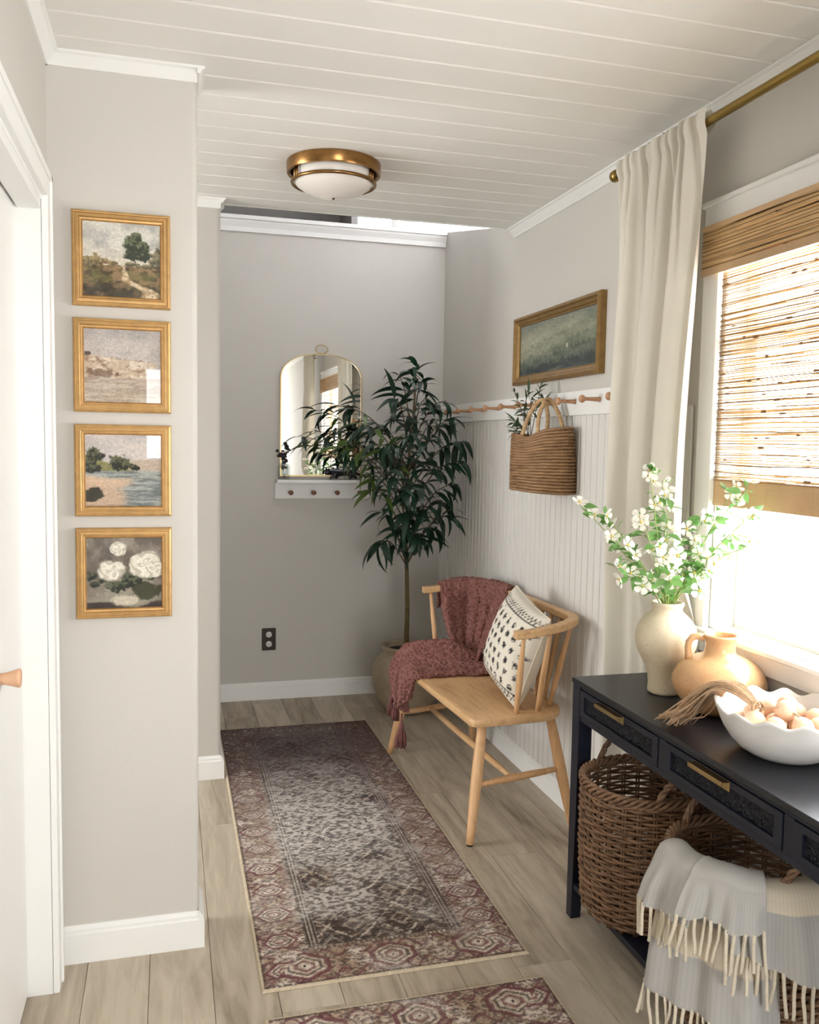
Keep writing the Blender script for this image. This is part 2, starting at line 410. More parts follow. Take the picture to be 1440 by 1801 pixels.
# rooms beyond the frame (seen in the mirror, carry daylight)
g = G().box(XFAR-.12, XFAR, YREAR, 2.7, 0, ZC).box(XFAR-.12, XFAR, 3.7, YP2+.1, 0, ZC).box(XFAR-.12, XFAR, 2.7, 3.7, 0, .45).box(XFAR-.12, XFAR, 2.7, 3.7, 2.15, ZC)
o = struct('wall_side_room', g, M_wall); tag(o, 'greige wall of the side room beyond the piers', 'wall')
g = G().box(XFAR, -1.1, YP, YP+.13, 0, ZC).box(XFAR, -1.1, YP2, YP2+.12, 0, ZC)
o = struct('wall_side_partition', g, M_wall); tag(o, 'greige partition walls continuing from the piers', 'wall')
g = G().box(XFAR, -.26, YREAR-.12, YREAR, 0, ZC).box(1.22, XR+.15, YREAR-.12, YREAR, 0, ZC).box(-.26, .12, YREAR-.12, YREAR, 0, 1.22).box(-.26, .12, YREAR-.12, YREAR, 2.14, ZC).box(.12, 1.22, YREAR-.12, YREAR, 2.34, ZC)
o = struct('wall_rear', g, M_wall); tag(o, 'greige rear wall behind the camera with a window and an added patio door', 'wall')
def winframe(nm, lab, boxes, mat=M_trim):
    g = G()
    for b in boxes: g.box(*b, .003)
    o = struct(nm, g, mat); tag(o, lab, 'window'); return o
w2 = winframe('window_2', 'narrow white side window in the rear wall', [(-.26, -.20, YREAR-.1, YREAR+.015, 1.22, 2.14), (.10, .12, YREAR-.1, YREAR+.015, 1.22, 2.14), (-.20, .10, YREAR-.1, YREAR+.015, 1.22, 1.28), (-.20, .10, YREAR-.1, YREAR+.015, 2.08, 2.14)])
mk('pane', [(-.20, YREAR-.06, 1.28), (.10, YREAR-.06, 1.28), (.10, YREAR-.06, 2.08), (-.20, YREAR-.06, 2.08)], [(0, 1, 2, 3)], M_glass, w2)
w3 = winframe('added_patio_door', 'tall white glazed patio door added behind the camera to bring in light', [(.121, .18, YREAR-.1, YREAR+.015, 0, 2.34), (1.16, 1.22, YREAR-.1, YREAR+.015, 0, 2.34), (.18, 1.16, YREAR-.1, YREAR+.015, 2.28, 2.34), (.18, 1.16, YREAR-.1, YREAR+.015, 0, .06)])  # unseen patio door, added to send more light down the hall
mk('pane', [(.18, YREAR-.06, .06), (1.16, YREAR-.06, .06), (1.16, YREAR-.06, 2.28), (.18, YREAR-.06, 2.28)], [(0, 1, 2, 3)], M_glass, w3)
o = struct('wall_closet', G().box(-.95, -.85, -.4, YP, 0, ZC).box(-.85, XL-.12, -.4, -.3, 0, ZC), M_door); tag(o, 'white closet interior behind the sliding door', 'wall')

# upper landing behind the ledge
M_up2 = plain('landing_white', (232, 231, 234), .8, var=.01)
g = G().box(-1.2, 1.08, 5.75, 5.85, 2.3, 4.3).box(1.08, 1.12, YB+.5, 5.85, 2.3, 4.3).box(-1.2, 1.08, YB-.6, 5.75, 3.05, 3.1)  # low soffit and side partition added to keep skylight off this wall
o = struct('wall_landing', g, M_upper); tag(o, 'grey wall of the upper landing, with a soffit added to shade it', 'wall')
g = G().box(1.12, 1.50, 6.6, 6.7, 2.3, 4.3).box(1.60, 3.3, 5.9, 6.0, 2.3, 4.3).box(2.6, 2.7, 3.5, 6.0, 2.2, 4.3)
o = struct('wall_stairwell', g, M_up2); tag(o, 'white stairwell wall lit from above', 'wall')
o = struct('wall_stub', G().box(1.50, 1.60, 5.85, 6.0, 2.3, 4.3), M_upper); tag(o, 'narrow grey wall end beside the bright stairwell', 'wall')
g = G().box(-1.2, 1.9, 3.2, 6.7, 4.3, 4.4).box(2.4, 2.8, 3.2, 6.7, 4.3, 4.4).box(1.9, 2.4, 3.2, 4.45, 4.3, 4.4).box(1.9, 2.4, 5.35, 6.7, 4.3, 4.4).box(-1.2, 2.8, YC-.15, YC-.05, ZC+.16, 4.3).box(-1.3, -1.2, 3.7, 6.1, 2.2, 4.3)
o = struct('roof_stairwell', g, M_up2); tag(o, 'white stairwell roof with a skylight opening', 'roof')
o = struct('landing_floor', G().box(-1.2, 1.68, YB+.12, 6.7, 2.35, 2.58), M_upper); tag(o, 'grey landing floor above the hall', 'floor')

# trims
def extrude_x(prof, x0, x1):     # prof (y,z) loop
    V = [(x, a, b) for x in (x0, x1) for a, b in prof]; n = len(prof)
    return V, [tuple(range(n)), tuple(range(n, 2*n))[::-1]] + [(i, (i+1) % n, (i+1) % n+n, i+n) for i in range(n)]
def extrude_y(prof, y0, y1):     # prof (x,z)
    V = [(a, y, b) for y in (y0, y1) for a, b in prof]; n = len(prof)
    return V, [tuple(range(n)), tuple(range(n, 2*n))[::-1]] + [(i, (i+1) % n, (i+1) % n+n, i+n) for i in range(n)]
def base_prof(face, d, h=.098, t=.014):      # face coordinate, d = +1/-1 towards the room
    return [(face, 0), (face+d*t, 0), (face+d*t, h-.022), (face+d*(t-.004), h-.018), (face+d*(t-.004), h-.010), (face+d*.004, h), (face, h)]
def trim(nm, VF, lab, cat='baseboard', mat=M_trim):
    o = struct(nm, G().add(*VF), mat); tag(o, lab, cat); return o
trim('baseboard_back', extrude_x(base_prof(YB, -1), XP2, XR), 'white baseboard along the back wall')
trim('baseboard_right', extrude_y(base_prof(XR-.004, -1, .092), 2.3, YB), 'white baseboard under the beadboard')
g = G().add(*extrude_x(base_prof(YP, -1, .105, .015), XL, XP)); g.add(*extrude_y(base_prof(XP, 1, .105, .015), YP-.015, YP+.145))
o = struct('baseboard_near_pier', g, M_trim); tag(o, 'white baseboard wrapping the near pier', 'baseboard')
g = G().add(*extrude_x(base_prof(YP2, -1, .1), -.5, XP2)); g.add(*extrude_y(base_prof(XP2, 1, .1), YP2-.014, YB))
o = struct('baseboard_far_pier', g, M_trim); tag(o, 'white baseboard at the foot of the far pier', 'baseboard')
def crown_prof(face, d, s=.034): return [(face, ZC-s), (face+d*.006, ZC-s), (face+d*.012, ZC-s+.008), (face+d*(s-.008), ZC-.010), (face+d*s, ZC-.006), (face+d*s, ZC-.0005), (face, ZC-.0005)]
trim('trim_1', extrude_y(crown_prof(XR, -1, .040), .3, YC), 'white cove trim where the right wall meets the ceiling', 'trim')
trim('trim_2', extrude_y(crown_prof(XL, 1), .3, YP), 'white cove trim above the closet wall', 'trim')
g = G().add(*extrude_x(crown_prof(YP, -1), XL, XP)); g.add(*extrude_y(crown_prof(XP, 1, .02), YP-.034, YP+.13))
o = struct('trim_3', g, M_trim); tag(o, 'white crown trim on the near pier', 'trim')
g = G().add(*extrude_x(crown_prof(YP2, -1, .036), -.5, XP2)); g.add(*extrude_y(crown_prof(XP2, 1, .02), YP2-.036, YP2+.12))
o = struct('trim_4', g, M_trim); tag(o, 'white crown trim on the far pier', 'trim')
lp = [(YB+.14, 2.60), (YB-.010, 2.60), (YB-.014, 2.577), (YB-.020, 2.577), (YB-.026, 2.615), (YB-.034, 2.622), (YB-.034, 2.632), (YB-.045, 2.636), (YB-.045, 2.655), (YB+.14, 2.655)]
lp = [(YB+.14, 2.60), (YB+.0, 2.60), (YB+.0, 2.575), (YB-.012, 2.575), (YB-.016, 2.60), (YB-.03, 2.625), (YB-.03, 2.634), (YB-.042, 2.636), (YB-.042, 2.656), (YB+.14, 2.656)]
trim('trim_5', extrude_x(lp, XP2-.1, XR-.002), 'white ledge moulding capping the back wall', 'ledge')
# newel on the ledge
g = G().lathe([(.030, 2.656), (.030, 2.665), (.024, 2.67), (.042, 2.95), (.042, 3.3)], (1.245, YB+.05, 0), 4)
o = struct('trim_6', g, M_trim); tag(o, 'white tapered post standing on the ledge', 'post')

# hall window
XW = 1.535
def cas(y0, y1, z0, z1): return (XR-.018, XR, y0, y1, z0, z1)
w1 = winframe('window_1', 'white-framed hall window glowing with daylight', [
    (XR-.02, XR, WY1-.004, WY1+.072, .90, 2.165), (XR-.02, XR, WY0-.072, WY0+.004, .90, 2.165),
    (XR-.022, XR, WY0-.072, WY1+.072, WZ1-.004, 2.166), (XR-.03, XR-.0, WY0-.08, WY1+.08, 2.15, 2.166),
    (XR-.012, XR, WY0-.072, WY1+.072, .855, .912),
    (XR, XR+.14, WY0, WY0+.02, WZ0, WZ1), (XR, XR+.14, WY1-.02, WY1, WZ0, WZ1), (XR, XR+.14, WY0+.02, WY1-.02, WZ1-.02, WZ1), (XR, XR+.14, WY0+.02, WY1-.02, WZ0-.01, WZ0+.004)])
for nm, b in (('sash', (XR+.07, XR+.11, WY0+.02, WY0+.065, WZ0, WZ1-.02)), ('sash', (XR+.07, XR+.11, WY1-.065, WY1-.02, WZ0, WZ1-.02)), ('sash', (XR+.07, XR+.11, WY0+.065, WY1-.065, WZ1-.065, WZ1-.02)), ('sash', (XR+.07, XR+.11, WY0+.065, WY1-.065, WZ0, WZ0+.05)), ('sash', (XR+.07, XR+.11, 1.48, 1.53, WZ0+.05, WZ1-.065))):
    G().box(*b, .003).mk(nm, M_trim, w1)
for ya_, yb_ in ((1.53, WY1-.065), (WY0+.065, 1.48)): mk('pane', [(XR+.09, ya_, WZ0+.05), (XR+.09, yb_, WZ0+.05), (XR+.09, yb_, WZ1-.065), (XR+.09, ya_, WZ1-.065)], [(0, 1, 2, 3)], M_glass, w1)
G().box(XR-.035, XR+.0, WY0-.085, WY1+.085, .912, .930, .004).mk('sill', M_trim, w1)

# closet door and casing on the left
yd = 2.345
d1 = struct('door_1', G().box(-.395, -.362, .66, yd, .012, 2.028, .002), M_door); tag(d1, 'white sliding closet door with a wooden knob', 'door')
G().lathe([(.012, 0), (.0135, .012), (.016, .022), (.020, .036), (.0215, .040), (.020, .043), (0.001, .044)], (-.362, 2.045, .926), 20, 'x').mk('door_knob', M_knob, d1, True)
g = G().box(XL-.0, XL+.018, yd, yd+.062, 0, 2.107, .002).box(XL+.016, XL+.023, yd+.046, yd+.062, 0, 2.107, .002)
g.box(XL, XL+.018, .58, yd, 2.045, 2.107, .002).box(XL+.016, XL+.023, .58, yd+.062, 2.091, 2.107, .002)
g.box(XL, XL+.018, .58, .64, 0, 2.045, .002)
o = struct('trim_7', g, M_trim); tag(o, 'white moulded casing around the closet door', 'trim')
g = G().box(-.425, XL+.004, yd, yd+.018, 0, 2.045, .001).box(-.425, XL+.004, .62, .64, 0, 2.045, .001).box(-.425, XL+.004, .64, yd, 2.035, 2.05, .001).box(-.355, XL+.002, .64, yd, 2.012, 2.036, .001)
o = struct('trim_8', g, M_trim); tag(o, 'white jamb lining inside the closet doorway', 'trim')
g = G().box(-.40, -.355, .66, yd, 2.03, 2.036)
# ================================================================== PAINTED SURFACES
_tab = np.random.RandomState(11).rand(8, 256, 256)
def vn(u, v, s=0):
    t = _tab[s % 8]; iu = np.floor(u).astype(int); iv = np.floor(v).astype(int); fu = u-iu; fv = v-iv
    fu = fu*fu*(3-2*fu); fv = fv*fv*(3-2*fv); a = iu % 256; b = (iu+1) % 256; c = iv % 256; d = (iv+1) % 256
    return (t[a, c]*(1-fu)+t[b, c]*fu)*(1-fv) + (t[a, d]*(1-fu)+t[b, d]*fu)*fv
def fbm(u, v, s=0, o=4):
    r = 0; a = .5; n = 0
    for k in range(o): r = r + a*vn(u*2**k+13.7*k, v*2**k+7.3*k, s+k); n += a; a *= .55
    return r/n
def L(*c): return np.array(lin(c))
def mixc(a, b, t): t = np.clip(t, 0, 1)[..., None]; return a*(1-t)+b*t
def ss(e0, e1, x): t = np.clip((x-e0)/(e1-e0), 0, 1); return t*t*(3-2*t)
def blob(u, v, cu, cv, ru, rv, s=0, rough=.45, f=9):
    d = np.sqrt(((u-cu)/ru)**2+((v-cv)/rv)**2); return ss(1.06, .86, d + rough*(fbm(u*f+cu*31, v*f+cv*17, s)-.5)*2)
def foliage(c, u, v, cu, cv, ru, rv, dark, light, s, f=16):
    m = blob(u, v, cu, cv, ru, rv, s, .75, f); t = fbm(u*34+s, v*34, s+2); lt = ss(-.6, 1.0, ((v-cv)/rv-(u-cu)/ru*.5))
    return mixc(c, mixc(L(*dark), L(*light), ss(.42, .68, t*.75+lt*.32)), m)
def art_path(u, v):
    c = mixc(L(210, 206, 194), L(172, 170, 164), ss(.4, .7, fbm(u*3, v*4, 1))); c = mixc(c, L(222, 212, 192), ss(.78, .45, v)*.7)
    h = .43+.025*np.sin(u*7)+.03*fbm(u*8, v*0+1, 2)
    gr = mixc(L(146, 118, 82), L(74, 62, 40), ss(.38, .62, fbm(u*9, v*18, 3))); gr = mixc(gr, L(112, 106, 58), ss(.5, .7, fbm(u*6+4, v*12, 5))*.6); gr = mixc(gr, L(40, 34, 24), ss(.28, .08, v)*.75*(1-ss(.5, .9, u)*.6)*ss(.3, .6, fbm(u*14, v*20, 2)+.2))
    c = mixc(c, gr, ss(h+.012, h-.012, v))
    px = .46+.36*ss(.42, .05, v)+.06*np.sin(v*20); wd = .018+.13*ss(.44, .0, v)
    c = mixc(c, mixc(L(212, 192, 158), L(168, 140, 104), ss(.4, .65, fbm(u*22, v*30, 4))), ss(wd, wd*.55, np.abs(u-px)+.07*(fbm(u*18, v*26, 4)-.5))*(v < .44)*ss(.30, .5, fbm(u*16, v*22, 1)+.12))
    for cu, cv, ru, rv in ((.06, .47, .10, .06), (.17, .48, .09, .07), (.28, .47, .07, .05), (.37, .45, .06, .035)): c = foliage(c, u, v, cu, cv, ru, rv, (104, 90, 60), (160, 140, 100), 1)
    c = mixc(c, L(214, 198, 172), blob(u, v, .30, .435, .035, .014, 4, .2)); c = mixc(c, L(132, 92, 66), blob(u, v, .30, .455, .04, .012, 4, .2))
    c = mixc(c, L(74, 58, 42), ss(.013, .005, np.abs(u-.675-.02*np.sin(v*20)))*(v > .42)*(v < .66))
    for cu, cv, ru, rv in ((.62, .60, .10, .10), (.76, .60, .11, .10), (.68, .72, .12, .12), (.60, .70, .07, .08), (.77, .70, .07, .08), (.68, .82, .07, .05)): c = foliage(c, u, v, cu, cv, ru, rv, (44, 50, 36), (104, 110, 78), 3, 22)
    for cu, cv, ru, rv in ((.93, .60, .07, .08), (.97, .52, .07, .07), (.88, .50, .07, .05), (.60, .45, .09, .03), (.80, .44, .1, .03)): c = foliage(c, u, v, cu, cv, ru, rv, (84, 78, 58), (142, 132, 100), 5, 20)
    return c
def art_cliff(u, v):
    c = mixc(L(176, 168, 160), L(196, 186, 178), ss(.3, .7, fbm(u*3, v*3, 1))); c = mixc(c, L(160, 156, 154), ss(.8, 1, v)*.5)
    top = .645-.09*u+.02*(fbm(u*14, v*0, 2)-.5); cl = mixc(L(196, 176, 152), L(152, 124, 100), ss(.45, .7, fbm(u*12, v*18, 3))); cl = mixc(cl, L(220, 206, 188), ss(.52, .70, fbm(u*6, v*9, 5)))
    m = ss(top+.008, top-.008, v)*(u < .9+.03*np.sin(v*40)); c = mixc(c, cl, m)
    c = mixc(c, L(96, 84, 70), m*ss(.02, .0, np.abs(v-top))*ss(.45, .6, fbm(u*30, v*3, 6))); c = mixc(c, L(110, 84, 64), blob(u, v, .22, .40, .18, .06, 3, .9, 16)*.8); c = mixc(c, L(90, 72, 60), blob(u, v, .06, .655, .06, .03, 1, .8, 18))
    sea = mixc(L(170, 152, 134), L(194, 180, 164), ss(.35, .65, fbm(u*7, v*40, 4))); c = mixc(c, sea, ss(.355, .34, v)); return c
def art_bay(u, v):
    c = mixc(L(204, 194, 186), L(188, 180, 176), ss(.3, .7, fbm(u*3, v*4, 1)))
    hl = .70-.35*u+.03*fbm(u*9, v*0, 2); c = mixc(c, mixc(L(112, 116, 66), L(142, 136, 88), fbm(u*10, v*10, 3)), ss(hl+.01, hl-.01, v)*(v > .44))
    c = mixc(c, L(186, 164, 138), ss(.66+.01, .64, v+.0*u)*ss(.52, .6, u)*(v > .5)*ss(.665-.08*np.abs(u-.8), .64-.08*np.abs(u-.8), v)*.7)
    wt = mixc(L(112, 118, 116), L(164, 166, 160), ss(.35, .65, fbm(u*5, v*36, 4))); c = mixc(c, wt, ss(.50, .49, v))
    for cu, cv, ru, rv in ((.10, .73, .08, .07), (.18, .70, .08, .08), (.06, .60, .08, .08), (.10, .52, .10, .05), (.40, .60, .09, .10), (.49, .62, .08, .08), (.56, .57, .08, .07), (.64, .55, .06, .04)): c = foliage(c, u, v, cu, cv, ru, rv, (40, 42, 36), (98, 98, 72), 5, 20)
    sd = ss(.05, .0, np.abs(v-(.36-.03*np.sin(u*5)))-.06*(1-u)); c = mixc(c, L(206, 178, 150), sd*ss(.72, .45, u)*ss(.46, .42, v))
    c = mixc(c, L(196, 168, 142), ss(.33, .2, np.hypot((u-.2)/1.2, v-.1))*.9*(v < .30)); c = mixc(c, L(58, 54, 40), blob(u, v, .08, .17, .16, .10, 3)); c = mixc(c, L(60, 52, 44), ss(.05, .0, v)*.8); return c
def art_rose(u, v):
    c = mixc(L(150, 140, 128), L(106, 96, 86), ss(.35, .65, fbm(u*4, v*3, 1))); c = mixc(c, L(88, 78, 70), ss(.25, .3, u)*ss(.38, .33, u)*.6*(v > .4))
    c = mixc(c, L(150, 140, 126), ss(.42, .40, v)*.5); c = mixc(c, L(58, 46, 42), ss(.12, .09, v))
    c = mixc(c, L(150, 142, 126), blob(u, v, .6, .22, .36, .2, 2, .15)); c = mixc(c, L(66, 66, 48), blob(u, v, .78, .25, .2, .13, 3, .5)); c = mixc(c, L(196, 186, 166), blob(u, v, .5, .12, .2, .07, 4, .5))
    for cu, cv, ru, rv in ((.55, .40, .10, .10), (.63, .38, .10, .06), (.38, .31, .12, .08), (.07, .46, .08, .07), (.12, .35, .06, .05), (.22, .40, .05, .05), (.46, .55, .05, .06), (.80, .43, .09, .04), (.50, .33, .08, .05)): c = foliage(c, u, v, cu, cv, ru, rv, (38, 42, 36), (96, 100, 78), 5, 14)
    for cu, cv, r in ((.34, .53, .18), (.42, .83, .115), (.76, .61, .22), (.9, .55, .14)):
        d = np.hypot(u-cu, v-cv)/r; an = np.arctan2(v-cv, u-cu); t = .5+.5*np.sin(d*9+2.2*np.sin(an*3+d*4)+3*fbm(u*9, v*9, 6)-1)
        c = mixc(c, mixc(L(232, 226, 210), L(184, 176, 156), ss(.5, .95, t)*.75+.25*ss(.3, 1, d)), blob(u, v, cu, cv, r, r*.86, 7, .35, 7))
    return c
def art_mist(u, v):
    c = mixc(L(120, 124, 112), L(164, 162, 140), ss(.25, .75, fbm(u*3, v*2.4, 1)+.25*(1-v)-.1)); c = mixc(c, L(112, 118, 112), ss(.72, 1, v)*.6)
    for k, (h, sl, col) in enumerate(((.66, .42, (118, 122, 104)), (.47, .34, (96, 102, 88)), (.33, .22, (78, 84, 76)), (.17, .12, (60, 66, 66)))):
        sp = np.abs(((u*(9+4*k)+fbm(u*6, u*0+k, 3)*2) % 1)-.5)*2; spike = (.05+.03*vn(u*11+k*7, u*0, k))*(1-sp)**1.5
        edge = h+sl*(u-.5)+.08*(fbm(u*(4+3*k), u*0+k, 2+k)-.5)+spike
        c = mixc(c, mixc(L(*col), L(*[x*1.25 for x in col]), ss(.4, .8, fbm(u*12, v*12, 5))), ss(edge+.02, edge-.04, v)*(.55+.12*k)*ss(edge-.45, edge-.05, v+.22))
    c = mixc(c, L(150, 148, 126), ss(.55, .75, fbm(u*4+3, v*7, 6))*ss(.6, .3, v)*.5); c = mixc(c, L(196, 192, 166), blob(u, v, .64, .43, .012, .045, 1, .6, 20)*.8); return c
def canvas(name, fn, corner, du, dv, w, h, parent, n=150):
    m = max(20, int(n*h/w)); uu, vv = np.meshgrid(np.linspace(0, 1, n), np.linspace(0, 1, m)); cols = fn(uu+.012*(fbm(uu*30, vv*30, 2)-.5), vv+.012*(fbm(uu*30+9, vv*30, 4)-.5)); cols = (cols*(.50+.50*fbm(uu*34, vv*58, 3)+.50*fbm(uu*85, vv*70, 6))[..., None]).reshape(-1, 3)
    C = np.array(corner); V = C + uu.reshape(-1, 1)*w*np.array(du) + vv.reshape(-1, 1)*h*np.array(dv)
    F = [(j*n+i, j*n+i+1, (j+1)*n+i+1, (j+1)*n+i) for j in range(m-1) for i in range(n-1)]
    return mk(name, V, F, M_canvas, parent, cols=np.clip(cols, 0, 1))
def picture(name, label, corner, du, out, w, h, fw, prof, mat, fn, glass=True, n=150):
    """corner = lower-left of the frame on the wall, du = to the right, out = off the wall"""
    C = Vector(corner); U = Vector(du); Z = Vector((0, 0, 1)); N = Vector(out)
    t = thing(name, label, 'picture', corner)
    cs = [C, C+U*w, C+U*w+Z*h, C+Z*h]; dg = [U+Z, -U+Z, -U-Z, U-Z]
    o = G().frame(cs, dg, N, prof).mk('frame', mat, t); fixn(o)
    i = C+U*(fw-.004)+Z*(fw-.004)+N*.008
    canvas('canvas', fn, i, U, Z, w-2*fw+.008, h-2*fw+.008, t, n)
    b = C+U*.006+Z*.006; q = [b, b+U*(w-.012), b+U*(w-.012)+Z*(h-.012), b+Z*(h-.012)]
    mk('backing', [p+N*.001 for p in q]+[p+N*.006 for p in q], [(0, 3, 2, 1), (4, 5, 6, 7), (0, 1, 5, 4), (1, 2, 6, 5), (2, 3, 7, 6), (3, 0, 4, 7)], M_dark, t)
    if glass:
        q = [i+N*.003, i+U*(w-2*fw+.008)+N*.003, i+U*(w-2*fw+.008)+Z*(h-2*fw+.008)+N*.003, i+Z*(h-2*fw+.008)+N*.003]
        mk('glazing', q, [(0, 1, 2, 3)], M_glass, t)
    return t
fp = [(0, .0), (0, .013), (.002, .017), (.006, .019), (.0075, .0185), (.0085, .0125), (.0095, .0125), (.0105, .0165), (.016, .0180), (.0175, .0170), (.0185, .0110), (.0195, .0110), (.0205, .0145), (.024, .0135), (.0252, .0110), (.0262, .0125), (.027, .0115), (.027, .006)]
fz = [1.803, 1.524, 1.245, .968]
for z, nm, lab, fn in ((1.803, 'framed_landscape', 'gold-framed painting of a dark tree beside a country path, top of the column', art_path), (1.525, 'framed_seascape', 'gold-framed painting of pale coastal cliffs above calm water', art_cliff), (1.246, 'framed_bay_scene', 'gold-framed painting of a sandy bay with dark trees', art_bay), (.968, 'framed_still_life', 'gold-framed still life of white roses, lowest of the column', art_rose)):
    picture(nm, lab, (-.2445, YP, z), (1, 0, 0), (0, -1, 0), .2485, .2465, .027, fp, M_gold, fn)
fo = [(0, 0), (0, .024), (.004, .030), (.014, .032), (.020, .024), (.030, .020), (.036, .014), (.040, .015), (.042, .013), (.042, .006)]
picture('framed_forest_painting', 'wide antique gold-framed painting of a misty dark forest', (XR, 3.735, 1.722), (0, -1, 0), (-1, 0, 0), .825, .300, .042, fo, M_goldold, art_mist, False, 240)

# ================================================================== MIRROR AND SHELF ON THE BACK WALL
mx0, mx1, mz0, mzs, mzt = .588, 1.048, 1.262, 1.80, 1.942
def arch(ins, n=30):
    w = (mx1-mx0)/2-ins; cxm = (mx0+mx1)/2; h = mzt-mzs-ins*.6; pts = [(cxm-w, mz0+ins), (cxm+w, mz0+ins)]
    for i in range(n+1):
        a = math.pi*i/n; e = 2/2.25
        ca, sa = math.cos(a), math.sin(a)
        pts.append((cxm+w*math.copysign(abs(ca)**e, ca), mzs+h*abs(sa)**e))
    return pts
mt = thing('arched_mirror', 'arched brass-framed wall mirror with a hanging ring', 'mirror', ((mx0+mx1)/2, YB, mz0))
O_ = arch(0); I_ = arch(.0065); n = len(O_); ya, yb = YB-.022, YB-.001
V = [(x, ya+.002, z) for x, z in O_]+[(x, ya+.002, z) for x, z in I_]+[(x, yb, z) for x, z in O_]+[(x, ya+.010, z) for x, z in I_]
F = []
for i in range(n):
    j = (i+1) % n; F += [(i, j, n+j, n+i), (i, 2*n+i, 2*n+j, j), (n+i, n+j, 3*n+j, 3*n+i)]
fixn(mk('frame', V, F, M_brass, mt))
mk('glass', [(x, ya+.009, z) for x, z in I_], [tuple(range(n))], M_mirror, mt)
mk('backing', [(x, yb-.001, z) for x, z in O_], [tuple(range(n))], M_dark, mt)
cr = (mx0+mx1)/2
G().tube([(cr+.034*math.cos(a), YB-.015, mzt+.026+.024*math.sin(a)) for a in [2*math.pi*i/28 for i in range(28)]], .0028, 6, True).mk('hanging_ring', M_brass, mt, True)

sx0, sx1, sz0, sz1 = .563, 1.098, 1.137, 1.243
sh = thing('peg_shelf', 'white peg shelf under the arched mirror', 'shelf', ((sx0+sx1)/2, YB, sz0))
G().box(sx0, sx1, YB-.018, YB, sz0, sz1-.018, .0015).mk('backboard', M_trim, sh)
G().box(sx0+.004, sx1-.004, YB-.085, YB, sz1-.018, sz1, .0025).mk('ledge', M_trim, sh)
pp = [(.0085, 0), (.0075, .006), (.0062, .022), (.007, .03), (.0125, .037), (.0135, .044), (.011, .050), (.001, .052)]
p0 = G().lathe([(r, -z) for r, z in pp], (0, 0, 0), 14, 'y').mk('peg', M_pegdark, sh, True, local=True); fixn(p0)
for k, x in enumerate((.645, .773, .905, 1.036)):
    loc = (x, YB-.018, 1.172)
    if k == 0: p0.location = Vector(loc)-off(sh)
    else: inst('peg', p0.data, sh, loc)
# glass bottle with dried stems
bx, by, bz = .608, YB-.046, sz1
bt = thing('glass_bottle', 'small clear glass bottle holding dark dried sprigs', 'bottle', (bx, by, bz))
G().lathe([(.001, .001), (.031, .001), (.034, .006), (.034, .068), (.030, .080), (.016, .092), (.0135, .098), (.0135, .122), (.016, .124), (.016, .130), (.012, .130), (.0115, .098), (.028, .079), (.0315, .067), (.0315, .007), (.001, .005)], (bx, by, bz), 24).mk('body', M_bottle, bt, True)
sp = thing('dried_sprigs', 'dark dried berry sprigs standing in the small glass bottle', 'dried flowers', (bx, by, bz+.006))
rs = random.Random(5)
for k in range(4):
    e = [(-.036, .158), (.016, .205), (.022, .17), (-.004, .14)][k]
    P = [(bx+.004*(k-1.5), by, bz+.008), (bx+.003*(k-1.5), by, bz+.11), (bx+e[0]*.6, by-.004, bz+e[1]*.85), (bx+e[0], by-.006, bz+e[1])]
    G().tube(P, .0012, 5).mk('stem', M_berry, sp)
    for q in range(9):
        t = .35+.65*q/8 if q > 2 else .2+.1*q; i = min(2, int(t*3)); f = t*3-i; c = Vector(P[i]).lerp(Vector(P[i+1]), f)
        c += Vector((rs.uniform(-.011, .011), rs.uniform(-.008, .006), rs.uniform(-.008, .008))); r = rs.uniform(.005, .009)
        G().lathe([(.001, -r), (r*.8, -r*.6), (r, 0), (r*.8, r*.6), (.001, r)], c, 7).mk('berry', M_berry, sp, True)
# prowling black cat figurine
fg = thing('black_cat_figurine', 'glossy black prowling big-cat figurine on the white shelf', 'figurine', (.95, YB-.045, sz1))
def skin(name, joints, edges, mat, parent, sub=2):
    me = bpy.data.meshes.new(name); d = off(parent)
    me.from_pydata([tuple(Vector(p)-d) for p, r in joints], edges, []); me.update(); me.materials.append(mat)
    o = bpy.data.objects.new(name, me); COL.objects.link(o); o.parent = parent; OFF[o.name] = Vector(d)
    m = o.modifiers.new('s', 'SKIN'); m.use_smooth_shade = True
    for v, (p, r) in zip(me.skin_vertices[0].data, joints): v.radius = (r, r)
    me.skin_vertices[0].data[0].use_root = True
    s = o.modifiers.new('b', 'SUBSURF'); s.levels = sub; s.render_levels = sub
    return o
a, b, c = .95, YB-.045, sz1
J = [((a, b, c+.040), .020), ((a-.045, b, c+.042), .021), ((a-.075, b, c+.046), .014), ((a-.098, b-.004, c+.044), .017), ((a-.120, b-.006, c+.036), .010),
     ((a+.045, b, c+.044), .020), ((a+.070, b, c+.040), .008), ((a+.095, b, c+.022), .006), ((a+.125, b, c+.020), .005),
     ((a-.062, b-.012, c+.022), .009), ((a-.090, b-.012, c+.006), .006), ((a-.040, b+.012, c+.022), .009), ((a-.050, b+.012, c+.006), .006),
     ((a+.040, b-.012, c+.024), .011), ((a+.022, b-.012, c+.006), .006), ((a+.055, b+.012, c+.022), .010), ((a+.070, b+.012, c+.006), .006)]
E_ = [(0, 1), (1, 2), (2, 3), (3, 4), (0, 5), (5, 6), (6, 7), (7, 8), (1, 9), (9, 10), (1, 11), (11, 12), (5, 13), (13, 14), (5, 15), (15, 16)]
skin('body', J, E_, M_black, fg)
for s in (-1, 1):
    G().lathe([(.006, 0), (.004, .007), (.001, .011)], (a-.094, b-.004+s*.009, c+.055), 8).mk('ear', M_black, fg, True)
